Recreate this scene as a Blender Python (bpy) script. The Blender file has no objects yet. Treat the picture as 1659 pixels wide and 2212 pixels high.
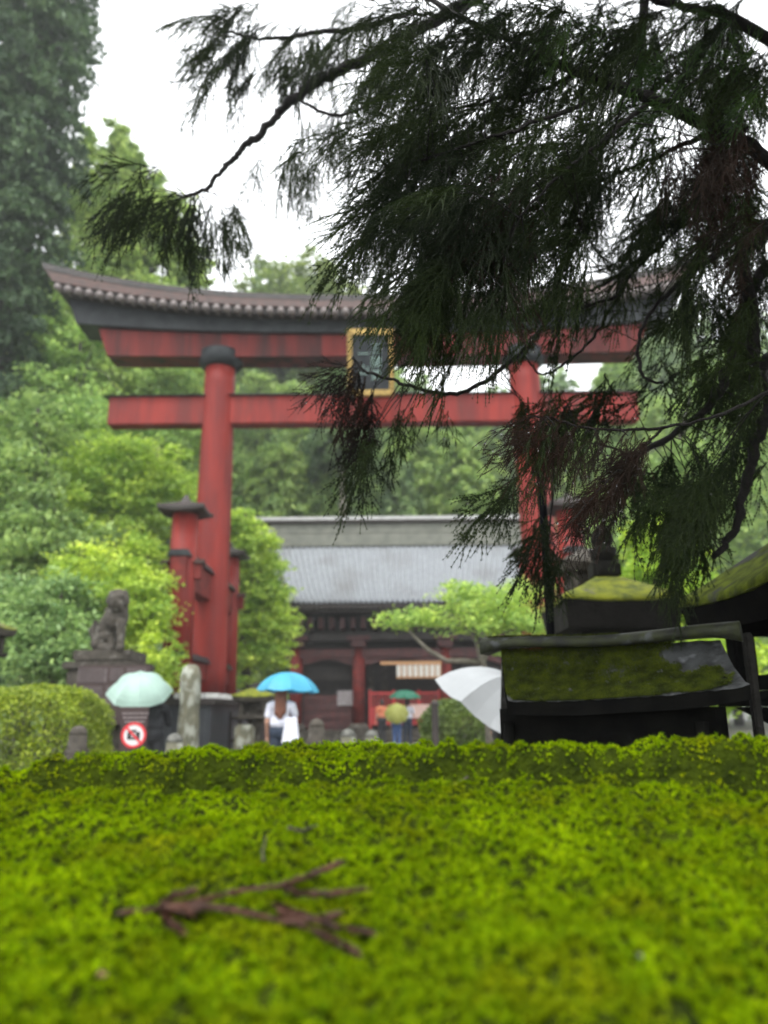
import bpy, bmesh, math, random
import numpy as np
from mathutils import Vector, Matrix

R = math.radians
SC = bpy.context.scene
C = SC.collection
# ------------------------------------------------------------------ camera
CAMZ = 1.2
F = 1650.0                       # focal length in units of a 1659 x 2212 frame
PITCH = math.atan(430.0 / F)
ROLL = R(0.5)
CP, SP = math.cos(PITCH), math.sin(PITCH)
FW = np.array([0, CP, SP]); U0 = np.array([0, -SP, CP]); X0 = np.array([1.0, 0, 0])
RT = X0 * math.cos(ROLL) - U0 * math.sin(ROLL)
UP = U0 * math.cos(ROLL) + X0 * math.sin(ROLL)
CAM = np.array([0, 0, CAMZ])
cd = bpy.data.cameras.new('camera')
cam = bpy.data.objects.new('camera', cd); C.objects.link(cam)
m = Matrix.Identity(4)
for i in range(3):
    m[i][0] = RT[i]; m[i][1] = UP[i]; m[i][2] = -FW[i]; m[i][3] = CAM[i]
cam.matrix_world = m
cd.sensor_fit = 'HORIZONTAL'; cd.sensor_width = 36.0; cd.lens = 36.0 * F / 1659.0
cd.clip_start = 0.05; cd.clip_end = 2000
cd.dof.use_dof = True; cd.dof.focus_distance = 1.95; cd.dof.aperture_fstop = 3.1
SC.camera = cam
# ------------------------------------------------------------------ world, sun, exposure
SUN_EL, SUN_AZ = R(62), R(200)
w = bpy.data.worlds.new('World'); SC.world = w; w.use_nodes = True
nt = w.node_tree; bg = nt.nodes['Background']
sky = nt.nodes.new('ShaderNodeTexSky'); sky.sky_type = 'NISHITA'; sky.sun_disc = False
sky.sun_elevation = SUN_EL; sky.sun_rotation = SUN_AZ; sky.dust_density = 4; sky.air_density = 1
hsv = nt.nodes.new('ShaderNodeHueSaturation'); hsv.inputs['Saturation'].default_value = 0.06
nt.links.new(sky.outputs[0], hsv.inputs['Color'])
mx = nt.nodes.new('ShaderNodeMix'); mx.data_type = 'RGBA'; mx.inputs[0].default_value = 0.6
nt.links.new(hsv.outputs[0], mx.inputs[6]); mx.inputs[7].default_value = (9.0, 9.3, 9.5, 1)
nt.links.new(mx.outputs[2], bg.inputs['Color']); bg.inputs['Strength'].default_value = 0.12
sl = bpy.data.lights.new('sun', 'SUN'); sl.energy = 0.6; sl.angle = R(25); sl.color = (1, 0.97, 0.93)
so = bpy.data.objects.new('sun', sl); C.objects.link(so)
so.rotation_euler = (math.pi / 2 - SUN_EL, 0, math.pi - SUN_AZ)
vs = SC.view_settings; vs.view_transform = 'Standard'; vs.look = 'None'; vs.exposure = 1.5; vs.gamma = 1
SC.cycles.use_denoising = True
SC.cycles.max_bounces = 6; SC.cycles.diffuse_bounces = 3; SC.cycles.transparent_max_bounces = 8
SC.cycles.volume_bounces = 0
HAZE = 0.0010

def W(px, py, Y):
    """point of the place seen at (px, py) of the 1659 x 2212 frame, Y metres ahead"""
    d = RT * ((px - 829.5) / F) + UP * ((1106 - py) / F) + FW
    return CAM + d * (Y / d[1])

def PM(px, py, Y):               # pixels per metre there
    d = RT * ((px - 829.5) / F) + UP * ((1106 - py) / F) + FW
    return F / (Y / d[1])
def ZZ(py, Y, px=829): return W(px, py, Y)[2]
def XX(px, py, Y): return W(px, py, Y)[0]

# ------------------------------------------------------------------ materials
def mat(name, c1, c2=None, scale=6.0, rough=0.7, bump=0.0, bscale=None, stretch=(1, 1, 1), lo=0.35, hi=0.65,
        c3=None, s3=1.5, t3=(0.5, 0.6), transl=0.0, spec=0.5, island=0.0, metal=0.0, bd=0.02):
    mt = bpy.data.materials.new(name); mt.use_nodes = True
    n = mt.node_tree.nodes; l = mt.node_tree.links; b = n['Principled BSDF']
    b.inputs['Roughness'].default_value = rough; b.inputs['Metallic'].default_value = metal
    b.inputs['Specular IOR Level'].default_value = spec
    tc = n.new('ShaderNodeTexCoord'); mp = n.new('ShaderNodeMapping'); mp.inputs['Scale'].default_value = stretch
    l.new(tc.outputs['Object'], mp.inputs['Vector'])
    def noise(s, det=5):
        t = n.new('ShaderNodeTexNoise'); t.inputs['Scale'].default_value = s; t.inputs['Detail'].default_value = det
        l.new(mp.outputs[0], t.inputs['Vector']); return t
    col = None
    if c2 is not None:
        t = noise(scale); r = n.new('ShaderNodeMapRange'); r.inputs[1].default_value = lo; r.inputs[2].default_value = hi
        l.new(t.outputs['Fac'], r.inputs[0]); x = n.new('ShaderNodeMix'); x.data_type = 'RGBA'
        l.new(r.outputs[0], x.inputs[0]); x.inputs[6].default_value = (*c1, 1); x.inputs[7].default_value = (*c2, 1)
        col = x.outputs[2]
    if c3 is not None:
        t = noise(s3, 8); r = n.new('ShaderNodeMapRange'); r.inputs[1].default_value = t3[0]; r.inputs[2].default_value = t3[1]
        l.new(t.outputs['Fac'], r.inputs[0]); x = n.new('ShaderNodeMix'); x.data_type = 'RGBA'
        l.new(r.outputs[0], x.inputs[0]); x.inputs[7].default_value = (*c3, 1)
        if col: l.new(col, x.inputs[6])
        else: x.inputs[6].default_value = (*c1, 1)
        col = x.outputs[2]
    if island:
        g = n.new('ShaderNodeNewGeometry'); h = n.new('ShaderNodeHueSaturation')
        r = n.new('ShaderNodeMapRange'); r.inputs[3].default_value = 1 - island; r.inputs[4].default_value = 1 + island
        l.new(g.outputs['Random Per Island'], r.inputs[0]); l.new(r.outputs[0], h.inputs['Value'])
        r2 = n.new('ShaderNodeMapRange'); r2.inputs[3].default_value = 0.5 + island * 0.05; r2.inputs[4].default_value = 0.5 - island * 0.05
        l.new(g.outputs['Random Per Island'], r2.inputs[0]); l.new(r2.outputs[0], h.inputs['Hue'])
        if col: l.new(col, h.inputs['Color'])
        else: h.inputs['Color'].default_value = (*c1, 1)
        col = h.outputs[0]
    if col: l.new(col, b.inputs['Base Color'])
    else: b.inputs['Base Color'].default_value = (*c1, 1)
    if bump:
        t = noise(bscale or scale * 3, 8); bp = n.new('ShaderNodeBump'); bp.inputs['Strength'].default_value = bump
        bp.inputs['Distance'].default_value = bd
        l.new(t.outputs['Fac'], bp.inputs['Height']); l.new(bp.outputs[0], b.inputs['Normal'])
    if transl:
        tr = n.new('ShaderNodeBsdfTranslucent'); ms = n.new('ShaderNodeMixShader'); ms.inputs[0].default_value = transl
        if col: l.new(col, tr.inputs['Color'])
        else: tr.inputs['Color'].default_value = (*c1, 1)
        l.new(b.outputs[0], ms.inputs[1]); l.new(tr.outputs[0], ms.inputs[2])
        l.new(ms.outputs[0], n['Material Output'].inputs['Surface'])
    return mt

RED = mat('red_lacquer', (.25, .026, .018), (.15, .018, .015), 3, .55, .2, 20, (1, 1, .15), c3=(.11, .022, .018), s3=2.2, t3=(.55, .75), spec=.22)
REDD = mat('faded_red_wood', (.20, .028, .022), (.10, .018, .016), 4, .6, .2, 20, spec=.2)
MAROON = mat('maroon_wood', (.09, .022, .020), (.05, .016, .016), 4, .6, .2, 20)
DARKW = mat('dark_wood', (.022, .017, .015), (.04, .03, .026), 8, .65, .3, 30)
BLACK = mat('black_lacquer', (.014, .017, .019), (.03, .034, .036), 3, .45, .2, 12, c3=(.06, .06, .06), s3=5, t3=(.6, .8), spec=.2)
COPPER = mat('weathered_copper', (.075, .040, .033), (.042, .028, .024), 4, .6, .2, 20, spec=.2)
CAPG = mat('grey_ridge', (.040, .032, .029), (.02, .019, .018), 4, .6, .2, 20, spec=.2)
KNOB = mat('pale_rafter_end', (.20, .17, .16), (.12, .10, .095), 9, .6)
GOLD = mat('gold_leaf', (.48, .33, .10), (.24, .16, .05), 12, .38, .3, 30, metal=.6)
PLAQ = mat('dark_plaque', (.016, .020, .023), (.03, .034, .037), 5, .6, spec=.15)
VERD = mat('pale_green_lettering', (.20, .30, .26), rough=.5)
TILE = mat('grey_roof_tile', (.34, .36, .38), (.25, .265, .285), 9, .5, .2, 40, c3=(.22, .225, .23), s3=.6, t3=(.5, .7), spec=.3)
RIDGE = mat('ridge_grey_green', (.19, .195, .16), (.14, .145, .12), 3, .6)
RIDGEL = mat('pale_ridge_cap', (.27, .27, .26), (.20, .20, .19), 3, .45)
PLINTH = mat('dark_grey_panel', (.055, .06, .068), (.04, .043, .05), 3, .5)
WHITEP = mat('white_paint', (.62, .62, .60), (.45, .45, .44), 20, .5)
PAPER = mat('paper', (.62, .60, .55), rough=.8)
ORANGE = mat('orange_wood', (.55, .26, .10), (.48, .30, .16), 10, .6)
PINK = mat('pale_pink_board', (.62, .42, .36), (.5, .36, .32), 8, .7)
BRIGHTRED = mat('bright_red_paint', (.48, .03, .03), (.36, .03, .03), 6, .5)
POSTER = mat('grey_notice', (.20, .17, .18), (.38, .35, .35), 14, .6)
STONE = mat('weathered_stone', (.085, .074, .060), (.042, .037, .030), 7, .8, .6, 40, c3=(.17, .16, .14), s3=9, t3=(.58, .7), spec=.2)
STONED = mat('dark_wet_stone', (.020, .020, .019), (.010, .010, .010), 10, .42, 1.0, 60, c3=(.085, .09, .092), s3=16, t3=(.52, .66), spec=.4, bd=.004)
STONEB = mat('shaded_stone', (.004, .004, .004), (.007, .007, .006), 10, 1, .6, 60, spec=0, bd=.004)  # black base colour carries the deep shade under cedar and eaves
LICHEN = mat('lichened_stone', (.16, .15, .10), (.09, .09, .06), 7, .8, .6, 40, (1, 1, .6), c3=(.30, .31, .26), s3=6, t3=(.5, .6))
PALEST = mat('pale_stone', (.17, .17, .15), (.07, .07, .06), 14, .8, .6, 40)
MOSSROOF = mat('moss_on_stone', (.05, .062, .008), (.02, .026, .006), 34, .85, 1.0, 120, c3=(.10, .105, .105), s3=7, t3=(.53, .60), bd=.008, spec=.2)
YMOSS = mat('yellow_moss', (.22, .24, .008), (.07, .09, .006), 11, .9, .8, 40, c3=(.12, .11, .08), s3=5, t3=(.6, .68))
BARK = mat('bark', (.06, .05, .042), (.03, .026, .022), 10, .85, .8, 30, (1, 1, .3))
BARKD = mat('wet_dark_bark', (.008, .007, .006), (.016, .014, .013), 40, .6, .6, 150, spec=.15)
BARKL = mat('pale_bark', (.17, .15, .12), (.10, .09, .07), 14, .8, .5, 40)
NEEDLE = mat('cedar_needles', (.030, .050, .011), (.009, .016, .005), 3, .5, transl=.15, island=.5, spec=.13)
NEEDLEF = mat('fresh_cedar_needles', (.05, .11, .015), (.02, .05, .01), 5, .45, transl=.25, island=.4, spec=.2)
NEEDLEB = mat('brown_cedar_needles', (.032, .017, .010), (.010, .009, .006), 5, .5, transl=.1, island=.5, spec=.13)
def leafmat(name, a, b, s=.5, tr=.4, rough=.5):
    return mat(name, a, b, s, rough, transl=tr, island=.35, spec=.3)
L_YEL = leafmat('yellow_green_leaves', (.58, .74, .11), (.30, .48, .09), .7)
L_BRI = leafmat('bright_green_leaves', (.33, .48, .13), (.19, .30, .09), .5)
L_MID = leafmat('mid_green_leaves', (.20, .30, .11), (.10, .17, .07), .5)
L_BLU = leafmat('blue_green_leaves', (.30, .42, .16), (.15, .24, .10), .6)
L_DRK = leafmat('dark_cedar_leaves', (.10, .165, .07), (.045, .08, .04), .35, .3)
L_OLV = leafmat('olive_conifer_leaves', (.38, .52, .14), (.19, .30, .09), .5, .4)
L_HED = leafmat('hedge_leaves', (.36, .46, .04), (.16, .22, .035), 2.0)
L_BUS = leafmat('bush_leaves', (.21, .29, .07), (.10, .15, .045), 2.5)
L_LIM = leafmat('lime_leaves', (.42, .58, .05), (.24, .40, .05), 1.0)
MOSS = mat('moss', (.235, .36, .0015), (.062, .115, .0015), 9, .8, transl=.35, island=.45, spec=.04, c3=(.28, .34, .003), s3=9, t3=(.5, .75))
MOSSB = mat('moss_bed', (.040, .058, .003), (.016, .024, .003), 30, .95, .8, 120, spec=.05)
TWIG = mat('dead_red_brown_sprig', (.105, .038, .020), (.045, .022, .015), 60, .7, .5, 200)
TWIGD = mat('grey_dead_bark', (.07, .055, .035), (.03, .027, .02), 60, .8)
POLE = mat('black_metal', (.005, .005, .006), rough=.8, spec=.02)
ROOFST = mat('wet_roof_stone', (.050, .053, .053), (.022, .023, .023), 14, .33, .8, 60, c3=(.11, .115, .12), s3=20, t3=(.55, .70), spec=.5, bd=.004)
STONEK = mat('dark_lantern_stone', (.016, .015, .013), (.008, .0075, .006), 8, .8, .6, 40, spec=.15)
SKIN = mat('skin', (.48, .27, .19), rough=.55)
HAIRR = mat('auburn_hair', (.19, .060, .026), (.10, .036, .018), 40, .45, .4, 90, (6, 6, .5))
HAIRB = mat('blond_hair', (.33, .24, .08), (.2, .14, .05), 40, .5, .4, 90, (6, 6, .5))
HAIRD = mat('black_hair', (.012, .010, .010), rough=.45)
CW = mat('white_cloth', (.72, .73, .80), (.60, .61, .70), 6, .85, .3, 30)
CNAVY = mat('navy_denim', (.03, .045, .075), (.02, .03, .05), 20, .85)
CJEAN = mat('blue_denim', (.10, .18, .42), (.07, .13, .30), 20, .85)
CBLUE = mat('pale_blue_cloth', (.42, .60, .68), rough=.85)
CORAN = mat('orange_cloth', (.60, .20, .10), rough=.85)
CDARK = mat('black_cloth', (.014, .015, .018), (.03, .03, .035), 8, .8)
SHOE = mat('dark_shoe', (.03, .03, .03), rough=.5)
def umat(name, c, t=.35): return mat(name, c, tuple(x * .86 for x in c), 3, .45, transl=t, spec=.4)
U_MINT = umat('mint_fabric', (.50, .68, .60)); U_BLUE = umat('sky_blue_fabric', (.10, .50, .72)); U_WHITE = umat('white_fabric', (.50, .52, .53), .15)
U_GREEN = umat('green_fabric', (.03, .22, .13), .2); U_YELL = umat('olive_yellow_fabric', (.48, .50, .13))
BROWNS = mat('brown_sign_board', (.035, .018, .016), (.05, .028, .025), 4, .6)
PANELP = mat('pale_printed_panel', (.15, .12, .12), (.11, .09, .09), 5, .7)
SIGNR = mat('sign_red', (.62, .03, .04), rough=.5); SIGNW = mat('sign_white', (.68, .66, .66), rough=.5); SIGNK = mat('sign_black', (.012, .012, .014), rough=.5)
GROUND = mat('wet_gravel', (.13, .12, .10), (.075, .07, .058), 3, .6, .6, 60, c3=(.05, .07, .02), s3=.3, t3=(.5, .7))
PATHM = mat('wet_paving', (.20, .19, .17), (.14, .135, .12), 2, .4, .3, 20)
RNG = np.random.default_rng(7)

# ------------------------------------------------------------------ object helpers
PLOC = {}
def setp(o, label=None, cat=None, group=None, kind=None):
    if label: o['label'] = label
    if cat: o['category'] = cat
    if group: o['group'] = group
    if kind: o['kind'] = kind
    return o
def empty(name, loc, label, cat, group=None):
    o = bpy.data.objects.new(name, None); C.objects.link(o); o.location = Vector(loc); o.empty_display_size = .2
    PLOC[o.name] = np.array(loc, float); return setp(o, label, cat, group)

class MB:
    """collects geometry in world coordinates"""
    def __init__(s): s.v = []; s.f = []; s.n = 0
    def add(s, v, f):
        v = np.asarray(v, float).reshape(-1, 3)
        s.v.append(v); s.f.extend([tuple(int(i) + s.n for i in q) for q in f]); s.n += len(v); return s
    def hexa(s, p):   # 8 points: bottom 4 ccw, top 4 ccw
        return s.add(p, [(3, 2, 1, 0), (4, 5, 6, 7), (0, 1, 5, 4), (1, 2, 6, 5), (2, 3, 7, 6), (3, 0, 4, 7)])
    def box(s, x0, x1, y0, y1, z0, z1):
        return s.hexa([(x0, y0, z0), (x1, y0, z0), (x1, y1, z0), (x0, y1, z0), (x0, y0, z1), (x1, y0, z1), (x1, y1, z1), (x0, y1, z1)])
    def bev(s, x0, x1, y0, y1, z0, z1, b=.02):
        bm = bmesh.new(); bmesh.ops.create_cube(bm, size=1)
        for v in bm.verts: v.co = Vector(((x0 + x1) / 2 + v.co.x * (x1 - x0), (y0 + y1) / 2 + v.co.y * (y1 - y0), (z0 + z1) / 2 + v.co.z * (z1 - z0)))
        bmesh.ops.bevel(bm, geom=bm.edges[:], offset=b, segments=2, affect='EDGES')
        bm.verts.ensure_lookup_table(); s.add([tuple(v.co) for v in bm.verts], [[v.index for v in f.verts] for f in bm.faces]); bm.free(); return s
    def tube(s, pts, rad, seg=8, cap=True):
        pts = np.asarray(pts, float); n = len(pts)
        rad = np.full(n, rad) if np.isscalar(rad) else np.asarray(rad, float)
        t = np.gradient(pts, axis=0); t /= np.linalg.norm(t, axis=1)[:, None] + 1e-9
        a = np.array([0, 0, 1.0]) if abs(t[0][2]) < .9 else np.array([1.0, 0, 0])
        vs_ = []
        for i in range(n):
            u = np.cross(t[i], a); u /= np.linalg.norm(u) + 1e-9; v = np.cross(t[i], u); a = np.cross(u, t[i])
            for k in range(seg):
                an = 2 * math.pi * k / seg; vs_.append(pts[i] + rad[i] * (u * math.cos(an) + v * math.sin(an)))
        f = [(i * seg + k, i * seg + (k + 1) % seg, (i + 1) * seg + (k + 1) % seg, (i + 1) * seg + k) for i in range(n - 1) for k in range(seg)]
        if cap: f += [tuple(range(seg))[::-1], tuple((n - 1) * seg + k for k in range(seg))]
        return s.add(vs_, f)
    def lathe(s, cx, cy, prof, seg=24, sq=0.0, rot=0.0):
        """prof: (radius, z); sq>0 makes the section squarer"""
        vs_ = []
        for r, z in prof:
            for k in range(seg):
                a = 2 * math.pi * k / seg; c, d = math.cos(a), math.sin(a)
                q = 1.0 / (max(abs(c), abs(d))) if sq else 1; q = 1 + (q - 1) * sq
                vs_.append((cx + r * q * math.cos(a + rot), cy + r * q * math.sin(a + rot), z))
        n = len(prof)
        f = [(i * seg + k, i * seg + (k + 1) % seg, (i + 1) * seg + (k + 1) % seg, (i + 1) * seg + k) for i in range(n - 1) for k in range(seg)]
        f += [tuple(range(seg))[::-1], tuple((n - 1) * seg + k for k in range(seg))]
        return s.add(vs_, f)
    def ball(s, c, r, seg=12, rings=8):
        r = (r, r, r) if np.isscalar(r) else r
        vs_ = [(c[0] + r[0] * math.sin(math.pi * i / rings) * math.cos(2 * math.pi * k / seg), c[1] + r[1] * math.sin(math.pi * i / rings) * math.sin(2 * math.pi * k / seg), c[2] + r[2] * math.cos(math.pi * i / rings)) for i in range(1, rings) for k in range(seg)]
        t = len(vs_); vs_ += [(c[0], c[1], c[2] + r[2]), (c[0], c[1], c[2] - r[2])]
        f = [(i * seg + k, (i + 1) * seg + k, (i + 1) * seg + (k + 1) % seg, i * seg + (k + 1) % seg) for i in range(rings - 2) for k in range(seg)]
        f += [(t, k, (k + 1) % seg) for k in range(seg)] + [(t + 1, (rings - 2) * seg + (k + 1) % seg, (rings - 2) * seg + k) for k in range(seg)]
        return s.add(vs_, f)
    def cap(s, p, q, r0, r1, seg=12):   # tapered capsule
        p = np.asarray(p, float); q = np.asarray(q, float); d = q - p; L = np.linalg.norm(d) + 1e-9; d /= L
        pts = []; rr = []
        for a in (89, 60, 30, 0): pts.append(p - d * r0 * math.sin(R(a))); rr.append(max(r0 * math.cos(R(a)), 1e-4))
        for a in (0, 30, 60, 89): pts.append(q + d * r1 * math.sin(R(a))); rr.append(max(r1 * math.cos(R(a)), 1e-4))
        return s.tube(pts, rr, seg)
    def build(s, name, material, parent=None, smooth=False, **kw):
        v = np.concatenate(s.v) if s.v else np.zeros((0, 3))
        return mesh_obj(name, v, s.f, material, parent, smooth, **kw)

def mesh_obj(name, v, f, material, parent=None, smooth=False, label=None, cat=None, group=None, kind=None, origin=None):
    if parent is not None: o0 = PLOC[parent.name]
    elif origin is not None: o0 = np.asarray(origin, float)
    else: o0 = np.array([(v[:, 0].min() + v[:, 0].max()) / 2, (v[:, 1].min() + v[:, 1].max()) / 2, v[:, 2].min()])
    me = bpy.data.meshes.new(name); v = v - o0
    if isinstance(f, np.ndarray):
        k = f.shape[1]; me.vertices.add(len(v)); me.vertices.foreach_set('co', v.astype(np.float32).ravel())
        me.loops.add(f.size); me.loops.foreach_set('vertex_index', f.astype(np.int32).ravel())
        me.polygons.add(len(f)); me.polygons.foreach_set('loop_start', np.arange(0, f.size, k, dtype=np.int32))
        me.update(calc_edges=True)
    else:
        me.from_pydata(v.tolist(), [], f); me.update()
    if smooth: me.polygons.foreach_set('use_smooth', np.ones(len(me.polygons), bool))
    me.materials.append(material)
    o = bpy.data.objects.new(name, me); C.objects.link(o)
    if parent is not None: o.parent = parent
    else: o.location = Vector(o0)
    PLOC[o.name] = o0
    return setp(o, label, cat, group, kind)

def remesh(o, vox, smooth=6, disp=0, tex=.1):
    md = o.modifiers.new('remesh', 'REMESH'); md.mode = 'VOXEL'; md.voxel_size = vox; md.use_smooth_shade = True
    if smooth:
        sm = o.modifiers.new('smooth', 'SMOOTH'); sm.factor = .5; sm.iterations = smooth
    if disp:
        t = bpy.data.textures.new('rough', 'CLOUDS'); t.noise_scale = tex
        d = o.modifiers.new('displace', 'DISPLACE'); d.texture = t; d.strength = disp; d.mid_level = .5
    return o

def snoise(p, seed, freq):
    r = np.random.default_rng(seed); out = np.zeros(len(p))
    for k in range(7):
        d = r.normal(size=3); d /= np.linalg.norm(d); fr = freq * r.uniform(.6, 1.7)
        out += np.sin(p @ d * fr * 2 * math.pi + r.uniform(0, 6.28) + 1.3 * np.sin(p @ np.roll(d, 1) * fr * 4 + r.uniform(0, 6)))
    return out / 2.6

def quads(P, A, B):   # rhombic leaves
    n = len(P); v = np.empty((n, 4, 3)); v[:, 0] = P - A; v[:, 1] = P + B; v[:, 2] = P + A; v[:, 3] = P - B
    return v.reshape(-1, 3), np.arange(n * 4).reshape(n, 4)

def leaves(rng, P, size, flat=.5, droop=0.0, asp=.5):
    n = len(P); nr = rng.normal(size=(n, 3)); nr[:, 2] = np.abs(nr[:, 2]) + flat; nr /= np.linalg.norm(nr, axis=1)[:, None]
    a = rng.normal(size=(n, 3)); a[:, 2] -= droop; a -= nr * np.sum(a * nr, 1)[:, None]; a /= np.linalg.norm(a, axis=1)[:, None]
    b = np.cross(nr, a); s = size * rng.uniform(.6, 1.35, n)[:, None]
    return quads(P, a * s, b * s * asp)

def crown_pts(rng, blobs, n, clump=45, spread=.16, shell=.35, squash=.45):
    """leaf positions: clumps spread over uneven shells of ellipsoids (cx,cy,cz,rx,ry,rz)"""
    B = np.array(blobs, float); wgt = (B[:, 3] * B[:, 4] + B[:, 4] * B[:, 5]); wgt /= wgt.sum()
    nc = max(8, n // clump); k = rng.choice(len(B), nc, p=wgt)
    d = rng.normal(size=(nc, 3)); d /= np.linalg.norm(d, axis=1)[:, None]
    rad = 1 - shell * rng.random(nc) ** 1.3 * 1.8; rad *= rng.uniform(.88, 1.14, nc)
    cc = B[k, :3] + d * B[k, 3:] * np.clip(rad, .15, 1.2)[:, None]
    s = (B[k, 3:].mean(1) * spread * rng.uniform(.6, 1.5, nc))
    i = rng.integers(0, nc, n); P = rng.normal(size=(n, 3)); P[:, 2] *= squash
    return cc[i] + P * s[i][:, None], cc

def trunk_mesh(mb, rng, base, top, r0, limbs=(), r1=None, seg=8):
    base = np.array(base, float); top = np.array(top, float); n = 8; t = np.linspace(0, 1, n)[:, None]
    pts = base * (1 - t) + top * t + rng.normal(size=(n, 3)) * r0 * .35 * np.sin(t * math.pi)
    rr = r0 * (1 - .8 * t[:, 0]); rr[0] *= 1.35
    mb.tube(pts, rr, seg)
    for e in limbs:
        k = rng.uniform(.35, .95); p = base * (1 - k) + top * k; e = np.array(e, float)
        if np.linalg.norm(e - p) < .2: continue
        mid = (p + e) / 2 + np.array([0, 0, .12 * np.linalg.norm(e - p)])
        r = r0 * (1 - .8 * k) * .5
        mb.tube([p, (p * .6 + mid * .4) + [0, 0, .02], mid, e], [r, r * .8, r * .55, r * .15], 5)

def tree(name, label, cat, base, blobs, leafm, n, size, seed, r0=.2, group=None, clump=45, spread=.16, bark=None, droop=0., flat=.5, nl=10, shell=.35, asp=.5, squash=.45):
    rng = np.random.default_rng(seed)
    e = empty(name, base, label, cat, group)
    P, cc = crown_pts(rng, blobs, n, clump, spread, shell, squash)
    P[:, 2] = np.maximum(P[:, 2], .05)
    v, f = leaves(rng, P, size, flat, droop, asp)
    mesh_obj('crown', v, f, leafm, e)
    mb = MB(); B = np.array(blobs); top = B[:, :3][np.argmax(B[:, 2])].copy(); top[2] += B[:, 5].max() * .3
    trunk_mesh(mb, rng, base, (base[0] * .3 + top[0] * .7, base[1] * .3 + top[1] * .7, top[2]), r0, cc[rng.integers(0, len(cc), nl)])
    mb.build('trunk', bark or BARK, e, True)
    return e

def conifer(name, label, base, height, rad, leafm, seed, z0=.12, nb=110, leaf=.16, per=60, group=None, r0=.3, droop=.25, top_r=.1, shape=.8, barkm=None, cat='tree', lean=0, radfn=None):
    rng = np.random.default_rng(seed); base = np.array(base, float)
    e = empty(name, base, label, cat, group); Ps = []; As = []; mb = MB()
    mb.tube([base, base + [lean * .5, 0, height * .5], base + [lean, 0, height]], [r0 * 1.3, r0 * .8, r0 * .08], 8)
    for i in range(nb):
        k = z0 + (1 - z0) * (i + rng.random()) / nb; az = i * 2.4 + rng.normal() * .3
        L = rad * ((1 - k) ** shape * (1 - top_r) + top_r) * rng.uniform(.7, 1.25)
        if radfn: L = radfn(k) * rng.uniform(.7, 1.2)
        o = base + np.array([lean * k, 0, height * k]); d = np.array([math.cos(az), math.sin(az), 0])
        t = rng.random(per) ** .7
        side = np.array([-d[1], d[0], 0])
        z = L * (.12 * t - droop * 2.0 * t ** 2)
        p = o + d * (L * t)[:, None] + side * (rng.normal(size=per) * L * .16 * (1.15 - t * .5))[:, None]
        p[:, 2] += z + rng.normal(size=per) * .12 * leaf * 5 - rng.random(per) * droop * L * .25
        Ps.append(p)
        if i % 2 == 0: mb.tube([o, o + d * L * .5, o + d * L * .9 - np.array([0, 0, droop * L])], [r0 * .2, r0 * .12, .01], 4)
    P = np.concatenate(Ps); v, f = leaves(rng, P, leaf, .15, 1.3, .38)
    mesh_obj('crown', v, f, leafm, e); mb.build('trunk', barkm or BARK, e, True)
    return e

# ------------------------------------------------------------------ setting: ground, path
gm = MB(); gm.add([(-400, -60, 0), (400, -60, 0), (400, 900, 0), (-400, 900, 0)], [(0, 1, 2, 3)])
gm.build('ground', GROUND, kind='structure', origin=(0, 0, 0))
pm = MB(); pm.add([(-2.6, 6, .004), (3.0, 6, .004), (3.2, 31, .004), (-1.6, 31, .004)], [(0, 1, 2, 3)])
pm.build('path', PATHM, kind='structure', origin=(0, 18, 0))
# rising wooded hill behind
hn = 60; hx = np.linspace(-130, 130, hn); hy = np.linspace(46, 220, hn); HX, HY = np.meshgrid(hx, hy)
hz = 14 * np.clip((HY - 46) / 100, 0, 1) ** 1.1 * np.clip((10 - HX) / 60, 0, 1) - .2 + np.sin(HX * .13) * .12
hv = np.stack([HX, HY, hz], -1).reshape(-1, 3)
hf = np.array([[j * hn + i, j * hn + i + 1, (j + 1) * hn + i + 1, (j + 1) * hn + i] for j in range(hn - 1) for i in range(hn - 1)])
mesh_obj('wooded_hill', hv, hf, L_MID, None, True, kind='structure')

# ------------------------------------------------------------------ torii
TY = 22.0; TX = -0.30
tor = empty('torii_gate', (TX, TY, 0), 'tall red torii gate with black curved top beam and gold framed plaque', 'torii gate')
def zt(py, dy=0.0): return ZZ(py, TY + dy, 829)
z_top = zt(636); z_kb = zt(722, -.42); z_sb = zt(768, -.42); z_nt = zt(857); z_nb = zt(918)
def curve(x, amp=.95): return amp * 1.22 * (abs(x) / 10.4) ** 2.4
def beam(mb, half_t, half_b, y0, y1, zt_, zb_, amp_t=.95, amp_b=.95, n=40, yt=None, sag=0):
    """beam following the upward curve; ends cut slanting"""
    vs_ = []; yt0, yt1 = yt if yt else (y0, y1)
    for i in range(n + 1):
        s = -1 + 2 * i / n; xt = s * half_t; xb = s * half_b
        ct, cb = zt_ + curve(xt, amp_t), zb_ + curve(xb, amp_b)
        vs_ += [(TX + xb, TY + y0, cb), (TX + xb, TY + y1, cb), (TX + xt, TY + yt1, ct), (TX + xt, TY + yt0, ct)]
    f = []
    for i in range(n):
        for k in range(4): f.append((i * 4 + k, i * 4 + (k + 1) % 4, (i + 1) * 4 + (k + 1) % 4, (i + 1) * 4 + k))
    f += [(0, 1, 2, 3), (n * 4 + 3, n * 4 + 2, n * 4 + 1, n * 4)]
    return mb.add(vs_, f)
mb = MB(); beam(mb, 8.55, 8.2, -.42, .42, z_kb + .02, z_sb, .35, .12); mb.build('lower_lintel', mat('dark_red_lintel', (.16, .020, .016), (.085, .013, .011), 2.5, .6, .2, 20, (1, 1, .12), c3=(.035, .012, .011), s3=2.6, t3=(.46, .66), spec=.2), tor)
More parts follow.
